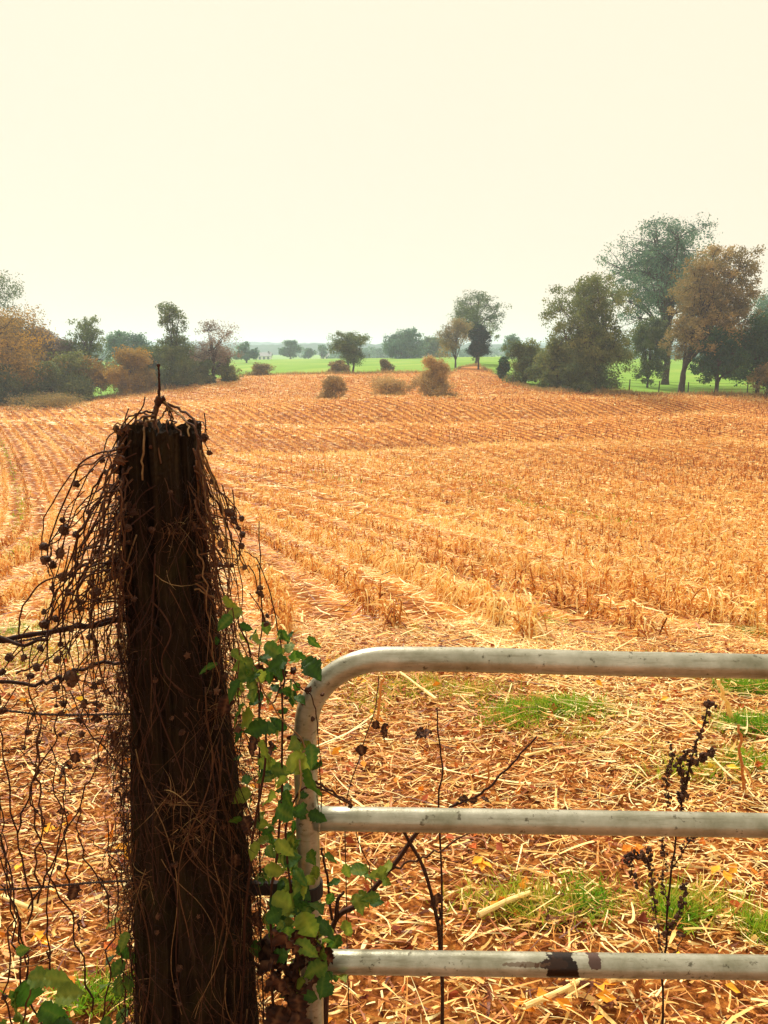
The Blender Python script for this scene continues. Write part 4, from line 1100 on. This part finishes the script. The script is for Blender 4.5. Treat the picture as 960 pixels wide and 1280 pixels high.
strand(ct, [(560,1010,1.37),(575,1003,1.37),(590,1000,1.37)], .003, .0026, .3, wig=.001)
for (a, b) in ((430,1080),(438,1090),(445,1078),(425,1100),(455,1095),(470,1092),(450,1112),(462,1130),(480,1095),(442,1118),(430,1150),(425,1168),(415,1172),(490,1085),(475,1120),(456,1080),(485,1088)):
    put_leaf(at(a, b, rng.uniform(1.36, 1.44)), (random.gauss(0, .8), random.gauss(-.3, .4), random.gauss(-.3, .6)), rng.uniform(.030, .046), ct)
for (a, b) in ((585,998),(596,1000),(601,998)): put_leaf(at(a, b, 1.36), (random.gauss(0, 1), -.2, .1), .02, ct, dead=True)

sv = empty('dead_weed', (at(551, 1000, 1.45)[0], 1.45, 0), 'thin upright dead stem with curled dark leaf above the middle rail', 'dead weed')
strand(sv, [(553,1400,1.46),(551,1100,1.45),(548,1005,1.45),(553,960,1.45),(548,915,1.45),(546,885,1.45)], .0026, .0014, .3, wig=.0012)
put_leaf(at(540, 915, 1.44), (-1, 0, -.1), .036, sv, dead=True); put_leaf(at(530, 912, 1.44), (-1, 0, -.3), .022, sv, dead=True)
sw = empty('dead_weed', (at(470, 900, 1.45)[0], 1.45, 0), 'thin dead stem with hanging dark heart shaped leaves near the gate corner', 'dead weed')
strand(sw, [(440,1400,1.46),(432,1100,1.45),(434,1000,1.45),(455,930,1.45),(470,880,1.45),(473,845,1.45)], .0014, .001, .45, wig=.0012)
for (a, b, s_) in ((450,930,.034),(478,905,.038),(470,900,.03)): put_leaf(at(a, b, 1.44), (random.gauss(0, .2), 0, -1), s_, sw, dead=True)

# tendril strand and nodules on the gate corner
for k_, (a, b, r) in enumerate(()): pass
tw = empty('dead_vine', (at(398, 900, 1.26)[0], 1.26, 0), 'thin vine tendril with small buds crossing the rounded gate corner', 'dead vine', 'vines on the post')
strand(tw, [(384,862,1.27),(393,880,1.265),(397,910,1.265),(400,960,1.265),(402,1010,1.265)], .0012, .0009, .3, wig=.001)
strand(tw, [(383,985,1.26),(395,978,1.24),(415,990,1.26),(438,1003,1.28)], .0024, .002, .35, wig=.001)
strand(tw, [(340,880,1.26),(358,850,1.26),(375,860,1.26),(385,868,1.26)], .0014, .001, .4, wig=.001)
for (a, b, r) in ((385,862,7),(379,879,5),(391,899,5),(403,868,4),(438,1007,6),(367,838,8),(354,834,5),(358,872,4)): seed(at(a, b, 1.255), r * .0012, tw)

# upright thin weeds to the right of the post
su = empty('dead_weed', (at(324, 800, 1.3)[0], 1.3, 0), 'tall thin bare stem standing just right of the post', 'dead weed')
strand(su, [(330,1340,1.34),(324,1000,1.32),(325,850,1.3),(326,740,1.3),(323,652,1.3)], .0019, .001, .35, wig=.0012)
strand(su, [(352,870,1.3),(350,800,1.3),(338,745,1.3),(322,700,1.3),(305,690,1.3)], .0014, .0009, .35, wig=.0012)
for (a, b) in ((326,735),(328,745),(334,770),(333,779),(330,778),(325,742)): seed(at(a, b, 1.3), .0058, su)

# seeded dock weed standing behind the rails on the right
dk = empty('seeded_weed', (at(825, 1280, 1.5)[0], 1.48, 0), 'branched dark brown weed covered in dry seed clusters at the right', 'dead weed')
def seedy(lst, r, cl=True, rad=.0046):
    p = strand(dk, lst, r, r * .6, .15, wig=.002, Y=1.48)
    if cl:
        mb = MB(); g = np.random.default_rng(int(lst[0][0]) + int(lst[0][1]))
        for q in p[::1]:
            for _ in range(2):
                v, qd, tr = ball_data(int(g.integers(99)), 4, 5, .2); c_ = q + g.normal(size=3) * .004; s_ = rad * g.uniform(.5, 1.2)
                base = mb.n; mb.add(v * s_ + c_, qd, g.uniform(.2, .8)); mb.f.append(tr + base)
        mb.build('seed_cluster', M['seed'], dk)
seedy([(824,1420,),(826,1270),(832,1180),(838,1100),(845,1045),(852,1000)], .0032, False)
seedy([(852,1005),(858,985),(862,950),(872,925),(885,885),(888,878)], .0022)
seedy([(855,1000),(852,975),(850,955),(860,940)], .0018)
seedy([(862,960),(872,950),(885,942),(893,938)], .0013)
seedy([(836,1005),(834,980),(838,955),(841,935)], .0011, rad=.0034)
seedy([(828,1190),(818,1130),(815,1090),(812,1060)], .0012, rad=.004)
seedy([(812,1085),(802,1068),(790,1068),(786,1078),(795,1105)], .0012)
seedy([(835,1130),(828,1100),(830,1070),(826,1050)], .001, rad=.0032)
seedy([(830,1165),(845,1150),(852,1130),(860,1105)], .0012, rad=.0042)
seedy([(832,1220),(840,1195),(850,1180),(855,1168)], .0014, False)
seedy([(838,1085),(850,1070),(862,1050),(870,1040)], .0012, rad=.003)
put_leaf(at(845, 1168, 1.48), (1, 0, .1), .022, dk, dead=True)

# broken corn stalks and twigs standing on the headland
def stalk(lst, r0, r1, tone, label):
    Y0 = ground_y(lst[0][0], lst[0][1])
    root = empty('broken_stalk', (at(lst[0][0], lst[0][1], Y0)[0], Y0, 0), label, 'broken stalk')
    b0 = at(lst[0][0], lst[0][1], Y0)
    pts = [b0]
    for (a, b) in lst[1:]: pts.append(at(a, b, Y0 - .03))
    P = bez(pts, 12); P = P + rng.normal(size=P.shape) * .003
    mb = MB(); tube(mb, P, np.linspace(r0, r1, len(P)), 7, tone=tone, rough=.1); mb.build('stem', M['litter'], root)
    for k in rng.integers(2, len(P) - 2, 2):
        d = rng.normal(size=(1, 3)); d[:, 2] = .2
        mb = MB(); ribbons(mb, P[[k]], d, np.full(1, .09), np.full(1, .014), np.array([[0, 0, -.9]]), 5, tone + .15, curl=.4); mb.build('sheath', M['litter'], root)
stalk([(932,1000),(926,950),(924,905)], .007, .005, .30, 'upright brown broken stalk near the right edge behind the gate')
stalk([(920,912),(908,880),(898,850)], .011, .009, .72, 'pale leaning broken stalk just below the top rail at the right')
stalk([(605,1000),(612,960),(618,930)], .004, .003, .3, 'short thin brown stalk right of the diagonal twig')
stalk([(470,915),(474,880),(478,848)], .007, .006, .4, 'reddish upright stub below the left end of the top rail')
stalk([(708,985),(716,965),(724,945)], .004, .003, .3, 'short slanting stub in the straw at mid right')
stalk([(795,1260),(800,1225),(806,1200)], .006, .005, .2, 'dark upright stub below the lowest visible rail')

# long pale stalks lying in the straw, big enough to pick out
LG = 'long pale stalks lying in the straw'
for (x0, y0, x1, y1, r, lab) in ((598,1162,662,1133,.009,'thick pale stalk lying slantwise above the lowest rail, left of the rust patch'),(545,888,500,850,.008,'pale stalk lying just below the top rail near the gate corner'),
                             (760,1245,812,1232,.009,'pale stalk lying right of the rust patch below the lowest rail'),(655,960,705,948,.006,'pale stalk lying between the diagonal twig and the seeded weed'),
                             (5,1140,55,1158,.008,'pale stalk lying at the far left above the green leaves'),(655,1280,735,1240,.008,'pale stalk lying at the bottom edge below the rust patch')):
    Ya = ground_y(x0, y0); Yb = ground_y(x1, y1); A = at(x0, y0, Ya); B = at(x1, y1, Yb); A[2] = z1(A[0], Ya) + .045; B[2] = z1(B[0], Yb) + .04
    root = empty('lying_stalk', A, lab, 'corn stalk', LG)
    P = bez([A, (A + B) / 2 + rng.normal(size=3) * .006, B], 8); mb = MB(); tube(mb, P, np.linspace(r, r * .8, len(P)), 8, tone=.85, rough=.06); mb.build('stem', M['litter'], root)
    for k in (2, 5):
        mb = MB(); ribbons(mb, P[[k]], nrm((B - A)[None] + rng.normal(size=(1, 3)) * .05), np.full(1, .1), np.full(1, .018), rng.normal(size=(1, 3)) * .2, 4, .8, curl=.3); mb.build('sheath', M['litter'], root)

# ------------------------------------------------------------------ haze
hz = bpy.data.materials.new('haze_air'); hz.use_nodes = True; N = hz.node_tree.nodes; L = hz.node_tree.links; N.clear()
pv = N.new('ShaderNodeVolumePrincipled'); pv.inputs['Color'].default_value = (.68, .83, 1.0, 1); pv.inputs['Density'].default_value = .00068; pv.inputs['Anisotropy'].default_value = .3
o = N.new('ShaderNodeOutputMaterial'); L.new(pv.outputs[0], o.inputs['Volume'])
mb = MB(); XB = 5600
box(mb, (0, 1200, 11), (2 * XB, 2700, 52)); hb = mb.build('haze', hz); tag(hb, 'thin bluish haze over the fields', 'haze', kind='stuff')

# ------------------------------------------------------------------ light
SUN_EL, SUN_AZ = 43, -22    # azimuth from +Y towards +X
w = bpy.data.worlds.new('World'); scn.world = w; w.use_nodes = True; N = w.node_tree.nodes; L = w.node_tree.links; N.clear()
sky = N.new('ShaderNodeTexSky'); sky.sky_type = 'NISHITA'; sky.sun_disc = False
sky.sun_elevation = R(SUN_EL); sky.sun_rotation = R(SUN_AZ)
bg = N.new('ShaderNodeBackground'); bg.inputs['Strength'].default_value = .06; L.new(sky.outputs[0], bg.inputs['Color'])
# high even cloud deck
tc = N.new('ShaderNodeTexCoord'); nz = noise(N, L, tc.outputs['Generated'], 1.2, 3, .5)
cr = ramp(N, [(.3, (.87, .752, .578)), (.7, (.91, .785, .592))]); L.new(nz.outputs['Fac'], cr.inputs[0])
bc = N.new('ShaderNodeBackground'); bc.inputs['Strength'].default_value = 1.0; L.new(cr.outputs[0], bc.inputs['Color'])
mx = N.new('ShaderNodeMixShader'); mx.inputs[0].default_value = .95; L.new(bg.outputs[0], mx.inputs[1]); L.new(bc.outputs[0], mx.inputs[2])
o = N.new('ShaderNodeOutputWorld'); L.new(mx.outputs[0], o.inputs[0])
sd = bpy.data.lights.new('sun', 'SUN'); sd.energy = 5.0; sd.angle = R(10); sd.color = (1, .93, .80)
so = bpy.data.objects.new('sun', sd); col.objects.link(so)
az = R(SUN_AZ); el = R(SUN_EL)
to_sun = Vector((math.sin(az) * math.cos(el), math.cos(az) * math.cos(el), math.sin(el)))
so.rotation_euler = to_sun.to_track_quat('Z', 'Y').to_euler(); so.location = to_sun * 50

scn.view_settings.view_transform = 'Standard'; scn.view_settings.look = 'None'
scn.view_settings.exposure = .3; scn.view_settings.gamma = 1; scn.view_settings.use_curve_mapping = False
scn.cycles.use_denoising = True
scn.cycles.max_bounces = 6; scn.cycles.diffuse_bounces = 3; scn.cycles.transmission_bounces = 4; scn.cycles.volume_bounces = 2
scn.cycles.transparent_max_bounces = 4
